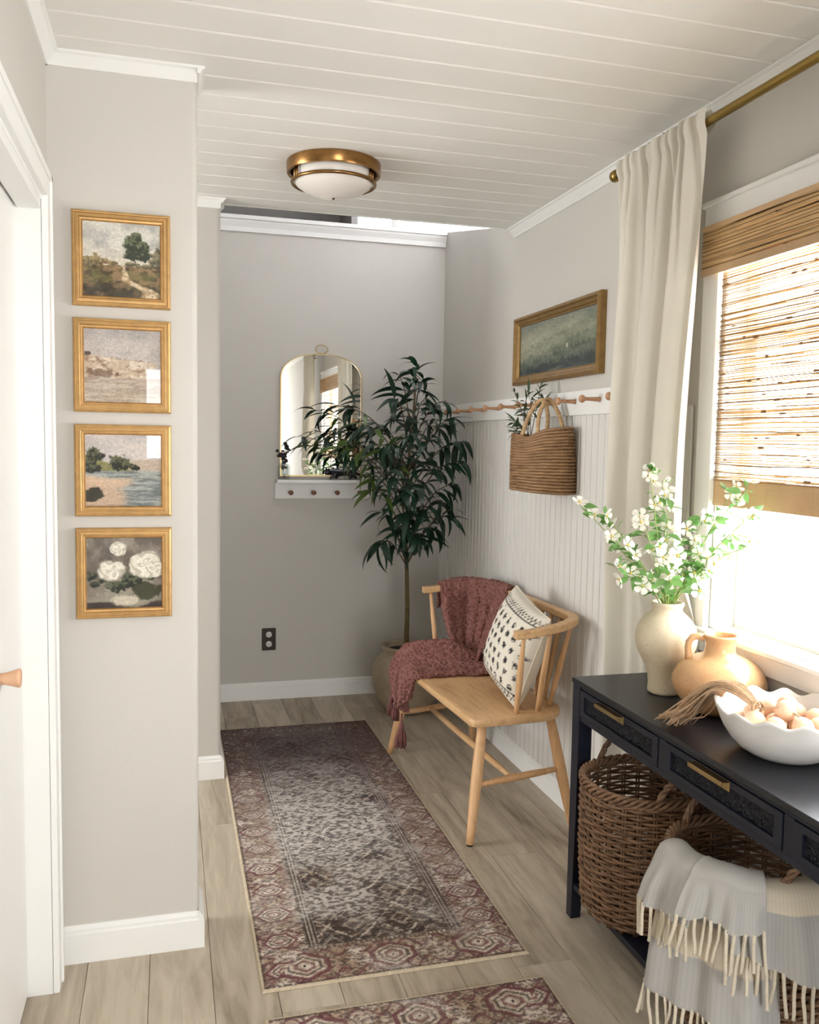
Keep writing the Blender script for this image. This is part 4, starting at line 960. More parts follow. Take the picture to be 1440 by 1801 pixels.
# fringed throw hanging over the second basket
bk = thing('fringed_blanket', 'soft grey and cream fringed blanket draped over a wicker basket', 'blanket', (1.15, 1.56, .114))
GR, CRM = np.array(lin((186, 183, 178))), np.array(lin((226, 214, 192)))
def drape(name, t0, t1, zbot0, zbot1, xout, seed, stripe, lift=0.0, spread=0.0):
    """sheet from inside the basket over an arc of its rim and down the outside"""
    r = random.Random(seed); nu, nv = 60, 60; ph = [r.uniform(0, 6.28) for _ in range(5)]; V = []; C = []; F = []
    R0 = .186; ztop = .1145+.400+.006+lift
    for j in range(nv):
        s = j/(nv-1)
        for i in range(nu):
            u = i/(nu-1); th = math.radians(t0+(t1-t0)*(u+spread*(u-.5)*s)); nv_ = Vector((math.cos(th), math.sin(th), 0)); zb = zbot0+(zbot1-zbot0)*u
            if s < .12: q = s/.12; rr = R0-.040+.010*q; z = ztop-.10*(1-q)-.02
            elif s < .28: q = (s-.12)/.16; a = math.pi*q; rr = R0-.002-.030*math.cos(a)-xout*0; z = ztop-.02+.022*math.sin(a)
            else: q = (s-.28)/.72; rr = R0+.028+xout*q**.8; z = ztop-.02+(zb-ztop+.02)*q
            fold = (.013*math.sin(2*math.pi*1.5*u+ph[0])+.006*math.sin(2*math.pi*4.2*u+ph[1]))*ss_(.25, .8, s)
            rr += fold + lift*.9*ss_(.12, .3, s); p = Vector((1.328, 1.71, 0))+nv_*rr
            V.append((p.x, p.y, z+.004*math.sin(9*u+ph[3])*ss_(.1, .3, s))); col = GR.copy()
            for a_, b_ in stripe:
                if a_ < s < b_: col = CRM.copy()
            C.append(np.clip(col*(1+.05*((i % 2)*2-1)), 0, 1))
    for j in range(nv-1):
        for i in range(nu-1): F.append((j*nu+i, j*nu+i+1, (j+1)*nu+i+1, (j+1)*nu+i))
    o = mk(name, V, F, M_blanket, bk, True, cols=np.array(C))
    md = o.modifiers.new('thick', 'SOLIDIFY'); md.thickness = .004; md.offset = 0
    A = G(); last = V[(nv-1)*nu:]; cnt = max(5, int(math.radians(abs(t1-t0))*.24/.0150))
    for k in range(cnt):
        p = Vector(last[min(nu-1, int((k+.5)/cnt*nu))]); ln = r.uniform(.068, .092); sx, sy = r.uniform(-.012, .006), r.uniform(-.014, .014)
        P = [p+Vector((0, 0, .004)), p+Vector((sx*.3, sy*.2+.003*math.sin(k), -ln*.35)), p+Vector((sx*.7, sy*.6, -ln*.7)), p+Vector((sx, sy, -ln))]
        A.tube(catmull(P, 3), [.0042, .0046, .0040, .0044, .0040, .0044, .0040, .0043, .0038, .005], 6)
    f = A.mk('fringe', M_fringe, bk, True); f['kind'] = 'stuff'
    return o
M_fringe = plain('cream_fringe', (228, 216, 194), .95, var=.1, nscale=200, bump=.5, bscale=300)
drape('lower_layer', 174, 246, .195, .215, .030, 1, [(.50, .70)], 0, .12)
drape('side_layer', 226, 284, .400, .300, .046, 4, [(.05, .42)], .006, .1)
drape('upper_layer', 168, 206, .400, .415, .040, 2, [], .014)
drape('fold_layer', 200, 240, .440, .450, .045, 3, [], .020)
# ================================================================== BENCH (own frame: x to the wall, y along its length)
BO = (1.24, 3.40, 0); BR = math.radians(3.2)
be = thing('spindle_bench', 'pale oak spindle-back bench with a curved arm rail', 'bench', BO, BR)
def L2W(p):
    c, s = math.cos(BR), math.sin(BR); return Vector((BO[0]+p[0]*c-p[1]*s, BO[1]+p[0]*s+p[1]*c, p[2]))
# seat: rounded outline, slightly dished
su, sv0, sv1 = .468, -.212, .192
ol = []
def arc(cx, cy, r, a0, a1, n=8): return [(cx+r*math.cos(math.radians(a0+(a1-a0)*i/n)), cy+r*math.sin(math.radians(a0+(a1-a0)*i/n))) for i in range(n+1)]
ol = arc(sv0+.035, -su+.035, .035, 180, 270) + arc(sv1-.12, -su+.12, .12, 270, 360) + arc(sv1-.12, su-.12, .12, 0, 90) + arc(sv0+.035, su-.035, .035, 90, 180)
n = len(ol); cxm, cym = -.01, 0
rings = [(.955, .423), (.985, .427), (1.0, .437), (1.0, .449), (.99, .4545), (.975, .456), (.80, .4535), (.5, .4505)]
V = [((x-cxm)*f+cxm, (y-cym)*(1-(1-f)*.5 if f > .9 else f)+cym, z) for f, z in rings for x, y in ol]
F = [(i*n+k, i*n+(k+1) % n, (i+1)*n+(k+1) % n, (i+1)*n+k) for i in range(len(rings)-1) for k in range(n)]
F += [tuple(range(n))[::-1], tuple((len(rings)-1)*n+k for k in range(n))]
o = mk('seat', V, F, M_oak, be, local=True); fixn(o); smooth_angle(o, 30)
# curved rail
cl = [(-.065, -.500)] + [(x, y) for x, y in arc(.085, -.365, .140, 270, 360, 10)] + [(x, y) for x, y in arc(.085, .365, .140, 0, 90, 10)] + [(-.065, .500)]
pl = []
for i in range(len(cl)-1):      # resample straight runs
    a, b = Vector((*cl[i], 0)), Vector((*cl[i+1], 0)); m = max(1, int((b-a).length/.04))
    pl += [a.lerp(b, k/m) for k in range(m)]
pl.append(Vector((*cl[-1], 0)))
V = []; 
def railz(x): return .770 + .030*ss_(-.06, .22, x)
for i, p in enumerate(pl):
    t = (pl[min(i+1, len(pl)-1)]-pl[max(i-1, 0)]).normalized(); nn = Vector((t.y, -t.x, 0)); z = railz(p.x); hw = .019; hh = .0145; b = .004
    for a, c in ((-hw+b, -hh), (hw-b, -hh), (hw, -hh+b), (hw, hh-b), (hw-b, hh), (-hw+b, hh), (-hw, hh-b), (-hw, -hh+b)): V.append(p+nn*a+Vector((0, 0, z+c)))
m = len(pl); F = [(i*8+k, i*8+(k+1) % 8, (i+1)*8+(k+1) % 8, (i+1)*8+k) for i in range(m-1) for k in range(8)]+[tuple(range(8))[::-1], tuple((m-1)*8+k for k in range(8))]
o = mk('arm_rail', V, F, M_oakb if 'M_oakb' in globals() else M_oak, be, local=True); fixn(o); smooth_angle(o, 30)
def spindle(b, t, r0=.0095, r1=.0085, nm='spindle'):
    b, t = Vector(b), Vector(t); P = [b.lerp(t, k/6) for k in range(7)]; R = [r0*.9, r0, r0*1.12, r0*1.15, r0*1.08, r1, r1*.9]
    return G().tube(P, R, 10).mk(nm, M_oakleg, be, True, local=True)
for s in (-1, 1):
    for bx_, by_, tx_, ty_ in ((-.018, .425, -.030, .498), (.075, .415, .078, .498), (.145, .372, .192, .446)):
        spindle((bx_, s*by_, .445), (tx_, s*ty_, railz(tx_)-.010), .0105)
for k in range(9):
    y = -.30+.60*k/8; spindle((.165, y*.97, .445), (.222, y*1.03, railz(.22)-.010))
for sx, sy in ((-1, -1), (-1, 1), (1, -1), (1, 1)):
    top = Vector((-.145 if sx < 0 else .135, sy*.405, .425)); ft = Vector((-.222 if sx < 0 else .200, sy*.492, .004))
    P = [top.lerp(ft, k/8) for k in range(9)]; R = [.0165, .0185, .0205, .0215, .0212, .0198, .0180, .0160, .0140]
    o = G().tube(P, R, 14).mk('leg', M_oakleg, be, True, local=True)
    G().tube([ft+Vector((0, 0, -.004)), ft+Vector((0, 0, .002))], .0125, 10).mk('foot_pad', M_dark, o, local=True)
def legp(sx, sy, f): return Vector((-.145 if sx < 0 else .135, sy*.405, .425)).lerp(Vector((-.222 if sx < 0 else .200, sy*.492, .004)), f)
for sy in (-1, 1):
    a, b = legp(-1, sy, .52), legp(1, sy, .46); P = [a.lerp(b, k/6) for k in range(7)]
    G().tube(P, [.009, .0115, .0135, .014, .0135, .0115, .009], 10).mk('stretcher', M_oakleg, be, True, local=True)
a, b = legp(-1, -1, .52).lerp(legp(1, -1, .46), .42), legp(-1, 1, .52).lerp(legp(1, 1, .46), .42)
G().tube([a.lerp(b, k/8) for k in range(9)], [.009, .012, .0135, .014, .014, .014, .0135, .012, .009], 10).mk('long_stretcher', M_oak, be, True, local=True)

# ================================================================== CROCHET THROW
th_ = thing('crochet_throw', 'dusty mauve crocheted throw draped over the bench corner', 'throw blanket', (1.2, 3.65, .455))
def railpt(t):     # from the far arm round the corner to the back rail
    A = [(.015, .503), (.085, .505), (.155, .485), (.205, .43), (.226, .36), (.226, .25), (.226, .155)]
    x = t*(len(A)-1); i = min(int(x), len(A)-2); f = x-i; return A[i][0]*(1-f)+A[i+1][0]*f, A[i][1]*(1-f)+A[i+1][1]*f
def hang(t, s):
    x, y = railpt(t); n = Vector((-.02-x, .10-y, 0)).normalized(); fold = .016*math.sin(2*math.pi*2.4*t+.5)+.008*math.sin(2*math.pi*5.3*t)
    z = railz(x)
    if s < .18: q = s/.18; off_ = -.026+.0*q; zz = z-.10+q*.105; p = Vector((x, y, 0))-n*(.026)
    elif s < .30: q = (s-.18)/.12; a = math.pi*q; p = Vector((x, y, 0))-n*(.026*math.cos(a)); zz = z+.005+.022*math.sin(a)+.004*math.sin(9*t)
    else:
        q = (s-.30)/.70; p = Vector((x, y, 0))+n*(.026+.05*q+.055*q*q)+Vector((-.0, -.04*q*t*0, 0)); zz = z+.005-(z+.005-.470)*q
        p = p + n*fold*ss_(0, .35, q); p = p.lerp(Vector((.06, .26, 0)), .42*ss_(.25, 1, q))
        if q > .9: zz = max(zz, .468)
    return L2W((p.x, p.y, zz))
g = G().grid(hang, 64, 56)
def seatpart(a, b):
    """a: 0 at the back .. 1 front then falls over the edge; b across, 0 far .. 1 near"""
    yl = .475-.10*a*0; near = .115 + .035*math.sin(3*a) - .03*(1-a); y = .47+(near-.47)*b
    if a < .66:
        q = a/.66; x = .135+(-.212-.135)*q
        h = .016 + .075*math.exp(-((b-.42)/.2)**2)*math.exp(-((q-.42)/.34)**2) + .05*math.exp(-((b-.30)/.18)**2)*math.exp(-((q-.85)/.25)**2) + .03*math.exp(-((b-.62+.25*q)/.08)**2)*(1-q*.3) + .012*math.sin(9*b+4*q)
        h *= ss_(0, .12, 1-b)*.85+.15; h = h*ss_(-.02, .06, b+.02)+.008; z = .456+max(h, .006)
    else:
        q = (a-.66)/.34; w = .30; x = -.212-.020*math.sin(min(1, q*3)*math.pi/2)-.008*math.sin(14*b)*q; y = y+(.26-y)*q*.72*(1.0 if b > .0 else 1)
        drop = .17+.04*math.sin(5*b); z = .470-drop*q; z += .05*math.exp(-((b-.30)/.25)**2)*(1-q)**2
        x -= .02*math.sin(2*math.pi*1.8*b+1)*ss_(0, .4, q)
    return L2W((x, y, z))
g.grid(seatpart, 64, 64)
# a lighter hem fold lying along the near edge
def hem(a, b):
    x = .12-.345*a; y = .135+.03*math.sin(3*a)-.02*(1-a)+.030*math.cos(math.pi*2*b); z = .466+.013*math.sin(math.pi*2*b)+.004*math.sin(20*a); return L2W((x, y, z))
g.grid(hem, 40, 12)
o = g.mk('knit', M_crochet, th_, True)
dm = o.modifiers.new('thick', 'SOLIDIFY'); dm.thickness = .009; dm.offset = 0
tx = bpy.data.textures.new('stitch', 'VORONOI'); tx.noise_scale = .017
sb = o.modifiers.new('sub', 'SUBSURF'); sb.subdivision_type = 'SIMPLE'; sb.levels = 1; sb.render_levels = 1
dp = o.modifiers.new('stitches', 'DISPLACE'); dp.texture = tx; dp.strength = .010; dp.mid_level = .4; dp.texture_coords = 'LOCAL'
def tassel(p, ln, w, seed):
    r = random.Random(seed); A = G(); p = Vector(p)
    A.tube([p+Vector((0, 0, .05)), p], .004, 6); 
    A.lathe([(.001, .012), (.010, .006), (.013, -.006), (.010, -.016), (.008, -.018)], p, 12)
    for k in range(34):
        a = r.uniform(0, 6.28); rr = r.uniform(.2, 1); q = p+Vector((.009*rr*math.cos(a), .009*rr*math.sin(a), -.012)); e = p+Vector((w*rr*math.cos(a), w*rr*math.sin(a), -ln*r.uniform(.88, 1.03)))
        m = q.lerp(e, .5)+Vector((.25*w*math.cos(a), .25*w*math.sin(a), 0)); A.tube([q, m, e], .0030, 5)
    return A.mk('tassel', M_tassel, th_, True)
tassel(L2W((-.252, .232, .222)), .105, .028, 1)
tassel(L2W((-.250, .385, .300)), .085, .020, 2)
tassel(L2W((-.248, .335, .290)), .08, .018, 3)

# ================================================================== PRINTED PILLOW
def cushion(label):
    c = L2W((.062, -.248, .645)); t = thing('throw_pillow', label, 'pillow', (c.x, c.y, .456))
    n = 71; u = np.linspace(-1, 1, n); U, Vv = np.meshgrid(u, u); half = .188; 
    puff = .092*((1-np.abs(U)**2.3)*(1-np.abs(Vv)**2.3)).clip(0)**.46
    pinch = 1-.075*(np.abs(Vv)**2)*(1-U**2)*0; ex = U*(1-.07*(1-Vv**2)*np.abs(U)**3*0-.06*(1-np.abs(Vv)**2)*np.abs(U)); ey = Vv*(1-.06*(1-np.abs(U)**2)*np.abs(Vv))
    X, Y_ = ex*half, ey*half
    # block print on both faces: dark motifs between lined bands
    W_ = np.array(lin((226, 219, 204))); K = np.array(lin((58, 54, 54)))
    def prt(U, V):
        m = np.zeros_like(U); rows = 7
        gu, gv = (U*.5+.5)*8, (V*.5+.5)*8.5; iu, iv = np.floor(gu), np.floor(gv); fu, fv = gu-iu-.5, gv-iv-.5
        fu = fu+.25*(iv % 2)-.12
        d = np.hypot(fu*1.25, fv*1.0)+.34*(fbm(gu*5, gv*5, 3)-.5)*1.4; band = (np.abs(V) < .70)
        m = np.maximum(m, ss(.34, .26, d)*band*ss(.30, .44, fbm(gu*9, gv*9, 5)))
        for l in (.745, .90): m = np.maximum(m, ss(.014, .008, np.abs(np.abs(V)-l)))
        zz = np.abs(((U*9) % 1)-.5)*.22+.775; m = np.maximum(m, ss(.03, .015, np.abs(np.abs(V)-zz)))
        return m
    P = prt(U, Vv)
    cols = W_*(1-P[..., None])+K*P[..., None]; colsb = W_*np.ones_like(cols)
    # frame: local a = across, b = up, normal; leaning against the near arm, print faces the far end and the room
    nrm = Vector((-.95, .04, .26)).normalized(); up = (Vector((0, 0, 1))-nrm*nrm.z).normalized(); ac = up.cross(nrm)
    rot = math.radians(-11); ac, up = ac*math.cos(rot)+up*math.sin(rot), up*math.cos(rot)-ac*math.sin(rot)
    A_, B_, N_ = [np.array(L2W(v)-L2W((0, 0, 0))) for v in (ac, up, nrm)]
    C_ = np.array(c)
    f1 = C_+X[..., None]*A_+Y_[..., None]*B_+puff[..., None]*N_*1.0; f2 = C_+X[..., None]*A_+Y_[..., None]*B_-puff[..., None]*N_*.9
    V = np.concatenate([f1.reshape(-1, 3), f2.reshape(-1, 3)]); zmin = V[:, 2].min(); V[:, 2] += .4575-zmin
    F = [(j*n+i, j*n+i+1, (j+1)*n+i+1, (j+1)*n+i) for j in range(n-1) for i in range(n-1)]; F += [tuple(k+n*n for k in f[::-1]) for f in F]
    o = mk('cover', V, F, M_pillow, t, True, cols=np.concatenate([cols.reshape(-1, 3), cols.reshape(-1, 3)*.0+colsb.reshape(-1, 3)])); fixn(o)
    ed = [V[j*n+i] for j, i in [(0, i) for i in range(n)]+[(j, n-1) for j in range(n)]+[(n-1, i) for i in range(n-1, -1, -1)]+[(j, 0) for j in range(n-1, 0, -1)]]
    G().tube([ed[k] for k in range(0, len(ed), 3)], .0026, 6, True).mk('seam', M_fringe, t, True)
    return t
cushion('off-white pillow block-printed with dark motifs on the bench')

# ================================================================== SEAGRASS BAG ON THE PEG RAIL
bgx = thing('seagrass_bag', 'woven seagrass tote hanging from the peg rail', 'bag', (1.415, 3.19, 1.28))
PL, PRr = Vector((1.344, 3.30, 0)), Vector((1.488, 3.085, 0)); ax = (PRr-PL).normalized(); nx = Vector((ax.y, -ax.x, 0)); 
if nx.y > 0: nx = -nx      # towards the camera
wbag = (PRr-PL).length; cb = (PL+PRr)/2
zb, zt_ = 1.278, 1.512
# flattened tube of rope rows: each row a ring
A = G(); rows = 21
for r_ in range(rows):
    q = r_/(rows-1); z = zb+(zt_-zb)*q; P = []; m = 96; hw = wbag/2*(1.0+.03*(1-q)+.02*math.sin(q*3)); dp_ = .050*(1-.55*q)+.012
    for k in range(m):
        a = 2*math.pi*k/m; x, y = supell(a, hw, dp_, 3.4); w = .0040*math.cos(18*a+math.pi*(r_ % 2))
        dip = -.022*math.exp(-((x+.045)/.05)**2)*q**3 + .012*q*(x/hw) - .006*(1-q)*(x/hw)
        p = cb+ax*x+nx*(y+math.copysign(w, y)+.014*math.sin(3*x/hw+1)*(1-q)) ; P.append((p.x, p.y, z+dip))
    A.tube(P, .0064, 6, True)
o = A.mk('woven_body', M_bag, bgx, True); o['kind'] = 'stuff'
A = G(); P = []
for k in range(64):
    a = 2*math.pi*k/64; x, y = supell(a, wbag/2*.97, .058, 3.4); P.append(cb+ax*x+nx*y)
A.prism([(p.x, p.y) for p in P], zb-.003, zb+.004); A.mk('bag_base', M_bag, bgx)
pegp = Vector((XR-.062, 3.305, 1.642))
for side, (xa, xb_), tp in ((1, (-.075, -.005), Vector((1.412, 3.20, 1.628))), (-1, (.005, .085), Vector((1.448, 3.21, 1.632)))):
    dpt = .026*side
    b1 = cb+ax*xa+nx*dpt; b2 = cb+ax*xb_+nx*dpt; 
    P = [Vector((b1.x, b1.y, 1.462)), Vector((b1.x, b1.y, 1.50)), b1.lerp(tp, .35)+Vector((0, 0, 1.575-b1.lerp(tp, .35).z)), tp+ax*(-.014), tp+ax*.012, b2.lerp(tp, .35)+Vector((0, 0, 1.575-b2.lerp(tp, .35).z)), Vector((b2.x, b2.y, 1.50)), Vector((b2.x, b2.y, 1.462))]
    Q = catmull(P, 6); G().tube(Q, [.0085+.0007*math.sin(i*2.2) for i in range(len(Q))], 9).mk('handle', M_handle, bgx, True)
# greenery tucked in the bag
gp = thing('greenery_sprigs', 'leafy green sprigs poking out of the hanging seagrass bag', 'greenery', (1.40, 3.25, 1.46))
SPRIG = [(1.359, 3.35, 1.67), (1.449, 3.3, 1.694), (1.435, 3.35, 1.65), (1.37, 3.4, 1.556), (1.364, 3.36, 1.505), (1.432, 3.4, 1.605), (1.466, 3.3, 1.649), (1.361, 3.33, 1.521), (1.426, 3.36, 1.673), (1.35, 3.33, 1.545), (1.40, 3.36, 1.60)]
SL = [leaf_mesh('sprig_leaf', l, w, b, M_euc, 5, .1) for l, w, b in ((.055, .013, .6), (.045, .015, .9), (.06, .011, .3))]
rg = random.Random(77)
for k, tp in enumerate(SPRIG):
    T = Vector(tp); b = Vector((1.385+rg.uniform(-.02, .02), 3.245+rg.uniform(-.02, .02), 1.44)); mid = b.lerp(T, .6)+Vector((rg.uniform(-.015, .015), 0, .03)); Q = catmull([b, mid, T], 6)
    G().tube(Q, .0016, 5).mk('stem', M_twig, gp, True)
    for q in range(9):
        t = .35+.65*q/8; j = t*12; i = min(int(j), 11); p = Q[i].lerp(Q[i+1], j-i); d = (Q[i+1]-Q[i]).normalized()*.7+Vector((rg.uniform(-1, .6), rg.uniform(-.8, .6), rg.uniform(-.5, .6)))
        d.normalize()
        if p.x+d.x*.06 > XR-.024: d.x = -abs(d.x)
        inst('leaf', rg.choice(SL), gp, p, dir_euler(d, rg.uniform(-.8, .8)), (rg.uniform(.7, 1.1),)*3)

# ================================================================== POTTED TREE
px_, py_ = 1.245, 4.52
pt = thing('potted_tree', 'slender artificial tree with long dark leaves in a stone pot', 'potted tree', (px_, py_, 0))
Pp = [(.001, .001), (.105, .001), (.125, .012), (.160, .070), (.185, .135), (.194, .195), (.188, .245), (.168, .285), (.142, .308), (.130, .318), (.132, .332), (.142, .345), (.146, .356), (.140, .362), (.124, .360), (.116, .345), (.112, .325)]
o = G().lathe(Pp, (px_, py_, 0), 44).mk('pot', M_pot, pt, True); fixn(o)
G().lathe([(.001, .335), (.06, .335), (.113, .330), (.113, .322), (.001, .322)], (px_, py_, 0), 30).mk('moss', M_soil, pt, True)
TR = [(1.232, 4.50, .32), (1.226, 4.47, .45), (1.219, 4.44, .58), (1.210, 4.43, .78), (1.200, 4.42, .90), (1.205, 4.43, 1.06), (1.215, 4.45, 1.30), (1.235, 4.44, 1.62), (1.245, 4.43, 1.80)]
Q = catmull(TR, 5); G().tube(Q, [.0155-.011*min(1, i/len(Q)*1.1) for i in range(len(Q))], 10).mk('trunk', M_trunk, pt, True)
TREE = [(1.249, 4.42, 1.869), (1.138, 4.4, 1.805), (1.305, 4.5, 1.803), (1.097, 4.35, 1.685), (1.293, 4.4, 1.693), (1.396, 4.38, 1.68), (1.418, 4.3, 1.59), (1.485, 4.35, 1.474), (1.461, 4.3, 1.371), (1.459, 4.4, 1.248), (1.398, 4.3, 1.09), (1.369, 4.4, 1.006), (1.247, 4.3, 0.973), (1.138, 4.35, 1.013), (1.058, 4.4, 1.098), (0.988, 4.3, 1.222), (0.954, 4.35, 1.306), (0.874, 4.4, 1.391), (0.806, 4.35, 1.434), (0.756, 4.4, 1.49), (0.853, 4.45, 1.522), (0.961, 4.4, 1.552), (0.831, 4.5, 1.648), (1.056, 4.55, 1.557), (0.999, 4.3, 1.452), (1.063, 4.2, 1.453), (1.149, 4.2, 1.511), (1.268, 4.2, 1.485), (1.294, 4.18, 1.343), (1.198, 4.15, 1.259), (1.082, 4.15, 1.231), (1.031, 4.18, 1.313), (1.245, 4.2, 1.142), (1.141, 4.2, 1.114), (1.018, 4.35, 0.926), (1.445, 4.55, 1.147), (1.325, 4.6, 1.393), (1.165, 4.6, 1.391), (1.243, 4.55, 1.637), (1.404, 4.55, 1.58)]
lm = []
for l, w, b, tw, m in ((.175, .036, 1.1, .3, M_leaf), (.160, .033, 1.6, -.4, M_leaf), (.19, .034, .8, .2, M_leaf), (.15, .036, 1.9, .2, M_leaf), (.17, .036, .9, -.2, M_leaf2), (.12, .028, 1.1, .3, M_leaf)):
    lm.append(leaf_mesh('tree_leaf', l, w, b, m, 8, .10, tw))
rl = random.Random(12); LV = []
def room(p): return p.x < XR-.03 and p.y < YB-.03
for k, tp in enumerate(TREE):
    T = Vector(tp); s0 = max(.80, min(1.55, T.z-.28)); i0 = min(range(len(Q)), key=lambda i: abs(Q[i].z-s0)); b = Q[i0]
    mid = b.lerp(T, .55)+Vector((0, 0, .07)); R = catmull([b, mid, T], 7)
    G().tube(R, [.0042-.0028*i/14 for i in range(15)], 6).mk('branch', M_twig, pt, True)
    nl = 11
    for q in range(nl):
        t = .22+.78*(q+.6)/nl; j = t*14; i = min(int(j), 13); p = R[i].lerp(R[i+1], j-i); ax_ = (R[i+1]-R[i]).normalized()
        rd = Vector((rl.uniform(-1, 1), rl.uniform(-1.0, .6), rl.uniform(-.8, .30))); d = (ax_*rl.uniform(.5, 1.0)+rd.normalized()*.9).normalized()
        m = lm[4] if (T.x < 1.0 and rl.random() < .6) else rl.choice(lm[:4]+lm[5:])
        for _ in range(6):
            if room(p+d*.19): break
            d = (d+Vector((-.5, -.3, 0))).normalized()
        LV.append((p.y+d.y*.1, m, p, dir_euler(d, rl.uniform(-.5, .5)), rl.uniform(.75, 1.12)))
LV.sort(key=lambda e: e[0])       # the nearest 300 one by one, those behind them joined
for _, m, p, e, s in LV[:300]: inst('leaf', m, pt, p, e, (s, s, s))
fo_ = G()
for _, m, p, e, s in LV[300:]:
    mt_ = Matrix.Translation(p) @ e.to_matrix().to_4x4() @ Matrix.Scale(s, 4); fo_.add([mt_ @ v.co for v in m.vertices], [tuple(f.vertices) for f in m.polygons])
o = fo_.mk('foliage', M_leaf, pt, True); o['kind'] = 'stuff'

# ================================================================== RUNNER RUGS
def rug_cols(nu, nv, wid, ln, seed):
    x, y = np.meshgrid(np.linspace(0, wid, nu), np.linspace(0, ln, nv)); dx = np.minimum(x, wid-x); dy = np.minimum(y, ln-y); de = np.minimum(dx, dy)
    wine, deep, cream, grey, tan, ink = L(108, 66, 71), L(66, 40, 46), L(218, 206, 192), L(112, 106, 102), L(172, 152, 132), L(50, 43, 45)
    n1 = fbm(x*22, y*22, seed, 5); n2 = fbm(x*75, y*135, seed+2, 3); n3 = fbm(x*5, y*5, seed+3, 3); n4 = fbm(x*170, y*140, seed+1, 2); n5 = fbm(x*120, y*170, seed+5, 2)
    q = .0042; xs = np.round(x/q)*q; ys = np.round(y/q)*q       # stepped, woven look of the motifs
    wx = .010*(fbm(xs*26, ys*26, seed+4, 2)-.5); wy = .010*(fbm(xs*26+40, ys*26, seed+6, 2)-.5); xs = xs+wx; ys = ys+wy
    sdx = np.minimum(xs, wid-xs); sdy = np.minimum(ys, ln-ys)
    cell = .150; a = xs/cell; b = ys/cell*.85; s1 = np.abs(((a+b) % 1)-.5); s2 = np.abs(((a-b) % 1)-.5); mm = np.maximum(s1, s2); lat = np.maximum(ss(.462, .48, s1), ss(.462, .48, s2))
    fld = mixc(grey, ink, ss(.36, .60, n1)*.85); fld = mixc(fld, tan, ss(.52, .62, n2)*.75); fld = mixc(fld, ink, ss(.58, .66, n5)*.7)
    fld = mixc(fld, cream, lat*.8*ss(.34, .5, n2)); fld = mixc(fld, ink, ss(.03, .015, np.abs(mm-.30))*.8); fld = mixc(fld, cream, ss(.03, .015, np.abs(mm-.18))*.45); fld = mixc(fld, wine, ss(.09, .05, mm)*.5)
    def border(s, t, pitch):      # s along, t across 0..1
        kk = s/pitch; f = np.abs((kk % 1)-.5)*2; idx = np.floor(kk); tt = np.abs(t-.5)*2; alt = (idx % 2)
        hexd = np.maximum(f*1.15, f*.72+tt*.80); hexd = hexd*(1+.12*alt)
        c = mixc(mixc(cream, tan, ss(.30, .62, n1)), wine, ss(.52, .60, n2)*.55); c = mixc(c, ink, ss(.56, .62, n5)*.65)
        vine = ss(.10, .05, np.abs(tt-.58-.22*np.sin(2*np.pi*kk*3+alt))); c = mixc(c, wine, vine*.8*ss(.35, .55, n1+.1)); v2 = ss(.07, .03, np.abs(((kk*5+t*2) % 1)-.5)); c = mixc(c, ink, v2*.55)
        med = ss(.62, .58, hexd); mc = mixc(cream, tan, ss(.40, .58, n2)*.8); c = mixc(c, mc, med*.75)
        c = mixc(c, wine, ss(.085, .055, np.abs(hexd-.60))*.9); c = mixc(c, ink, ss(.05, .03, np.abs(hexd-.40))*.75); c = mixc(c, wine, ss(.06, .035, np.abs(hexd-.22))*.8); c = mixc(c, cream, ss(.12, .08, hexd)*.7); c = mixc(c, ink, ss(.05, .03, hexd))
        c = mixc(c, ink, ss(.12, .05, np.abs(tt-.93))*ss(.5, .4, np.abs(((s*70) % 1)-.5)*2)*.7); return c
    bwid = .150; eb = .17
    long_b = border(ys, sdx/bwid, .148); end_b = border(xs, sdy/eb, wid/3.0)
    use_end = (dy < eb); use_long = (dx < bwid) & ~((dy < eb) & (dx > .02) & (dy/eb < dx/bwid))
    c = np.where(use_end[..., None], end_b, fld); c = np.where(use_long[..., None], long_b, c)
    c = mixc(c, cream, ss(.018, .014, np.abs(dx-.168))*(dy > eb)*.45)
    for g0 in (.156, .167, .179): c = mixc(c, ink, ss(.0042, .0026, np.abs(dx-g0))*(dy > eb)*.95*ss(.22, .34, n1))
    for g0 in (.176, .186): c = mixc(c, ink, ss(.003, .0015, np.abs(dy-g0))*(dx > bwid)*.6)
    # worn print with pale heart, darker right border; far end's dark mixes print and painted light falloff
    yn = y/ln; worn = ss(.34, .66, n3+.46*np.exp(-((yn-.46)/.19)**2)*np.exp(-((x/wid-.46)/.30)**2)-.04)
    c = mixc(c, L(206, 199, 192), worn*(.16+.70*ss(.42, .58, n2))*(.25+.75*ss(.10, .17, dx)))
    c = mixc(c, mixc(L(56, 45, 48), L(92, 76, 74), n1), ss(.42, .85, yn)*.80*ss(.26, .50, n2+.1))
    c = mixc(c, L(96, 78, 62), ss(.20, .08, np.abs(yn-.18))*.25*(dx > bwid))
    c = mixc(c, L(92, 70, 68), ss(.45, .62, x/wid)*.30*(dx < .2)*ss(.02, .15, yn))
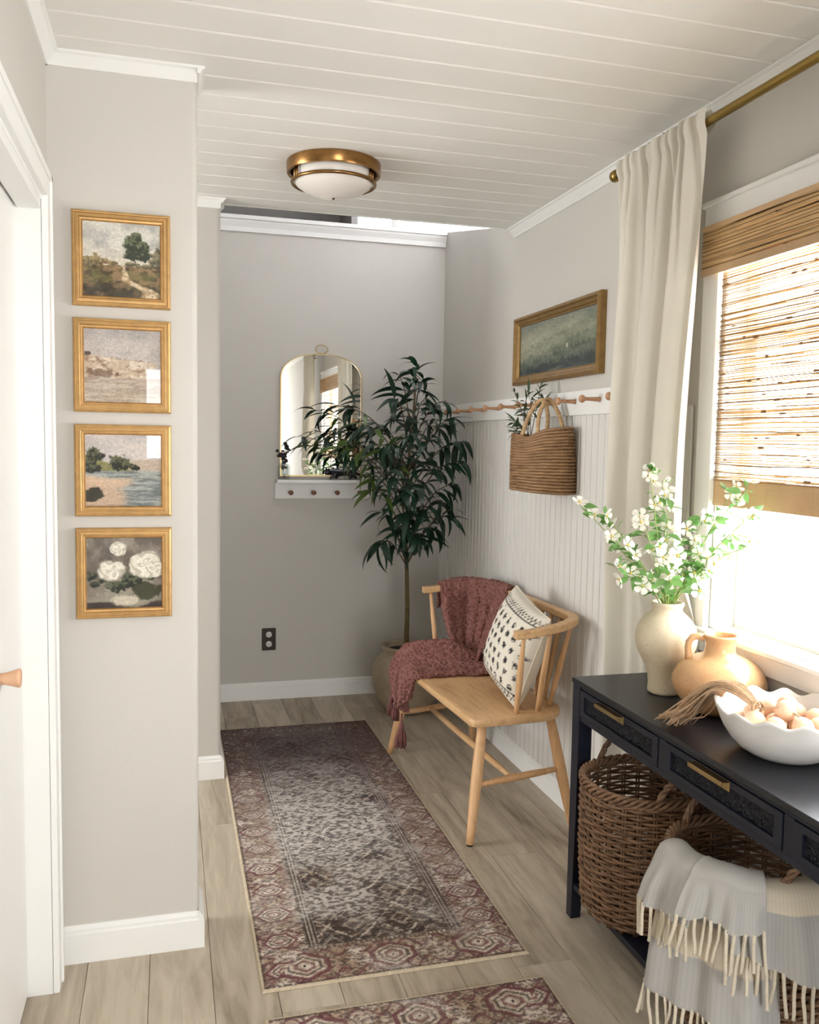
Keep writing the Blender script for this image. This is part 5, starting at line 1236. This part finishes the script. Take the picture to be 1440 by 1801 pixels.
    c = c*(.80+.52*n4[..., None])
    c = np.where((de < .010)[..., None], L(206, 190, 164)*(.80+.3*n4[..., None]), c); c = mixc(c, L(80, 66, 58), ss(.0045, .002, np.abs(de-.0125))*(((x+y)*110 % 1) < .55))
    return np.clip(c, 0, 1), x, y
nu, nv = 300, 840; rw, rl_ = .762, 2.16
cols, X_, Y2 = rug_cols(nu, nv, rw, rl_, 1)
de = np.minimum(np.minimum(X_, rw-X_), np.minimum(Y2, rl_-Y2)); Zr = .0058*ss(0, .004, de)+.0006*fbm(X_*120, Y2*120, 3, 2)+.0012*fbm(X_*6, Y2*4, 2, 2)*ss(0, .1, de)+.0006
Vr = np.stack([X_-rw/2, Y2-rl_/2, Zr], -1).reshape(-1, 3)
ii = np.arange(nu*nv).reshape(nv, nu); Fr = np.stack([ii[:-1, :-1], ii[:-1, 1:], ii[1:, 1:], ii[1:, :-1]], -1).reshape(-1, 4)
me = bpy.data.meshes.new('runner_rug'); me.vertices.add(len(Vr)); me.vertices.foreach_set('co', Vr.ravel()); me.loops.add(Fr.size); me.loops.foreach_set('vertex_index', Fr.ravel())
me.polygons.add(len(Fr)); me.polygons.foreach_set('loop_start', np.arange(0, Fr.size, 4)); me.polygons.foreach_set('loop_total', np.full(len(Fr), 4)); me.update(); me.validate()
at = me.color_attributes.new('Col', 'FLOAT_COLOR', 'POINT'); cc = np.ones((len(Vr), 4), np.float32); cc[:, :3] = cols.reshape(-1, 3); at.data.foreach_set('color', cc.ravel())
me.polygons.foreach_set('use_smooth', [True]*len(me.polygons)); me.materials.append(M_rug)
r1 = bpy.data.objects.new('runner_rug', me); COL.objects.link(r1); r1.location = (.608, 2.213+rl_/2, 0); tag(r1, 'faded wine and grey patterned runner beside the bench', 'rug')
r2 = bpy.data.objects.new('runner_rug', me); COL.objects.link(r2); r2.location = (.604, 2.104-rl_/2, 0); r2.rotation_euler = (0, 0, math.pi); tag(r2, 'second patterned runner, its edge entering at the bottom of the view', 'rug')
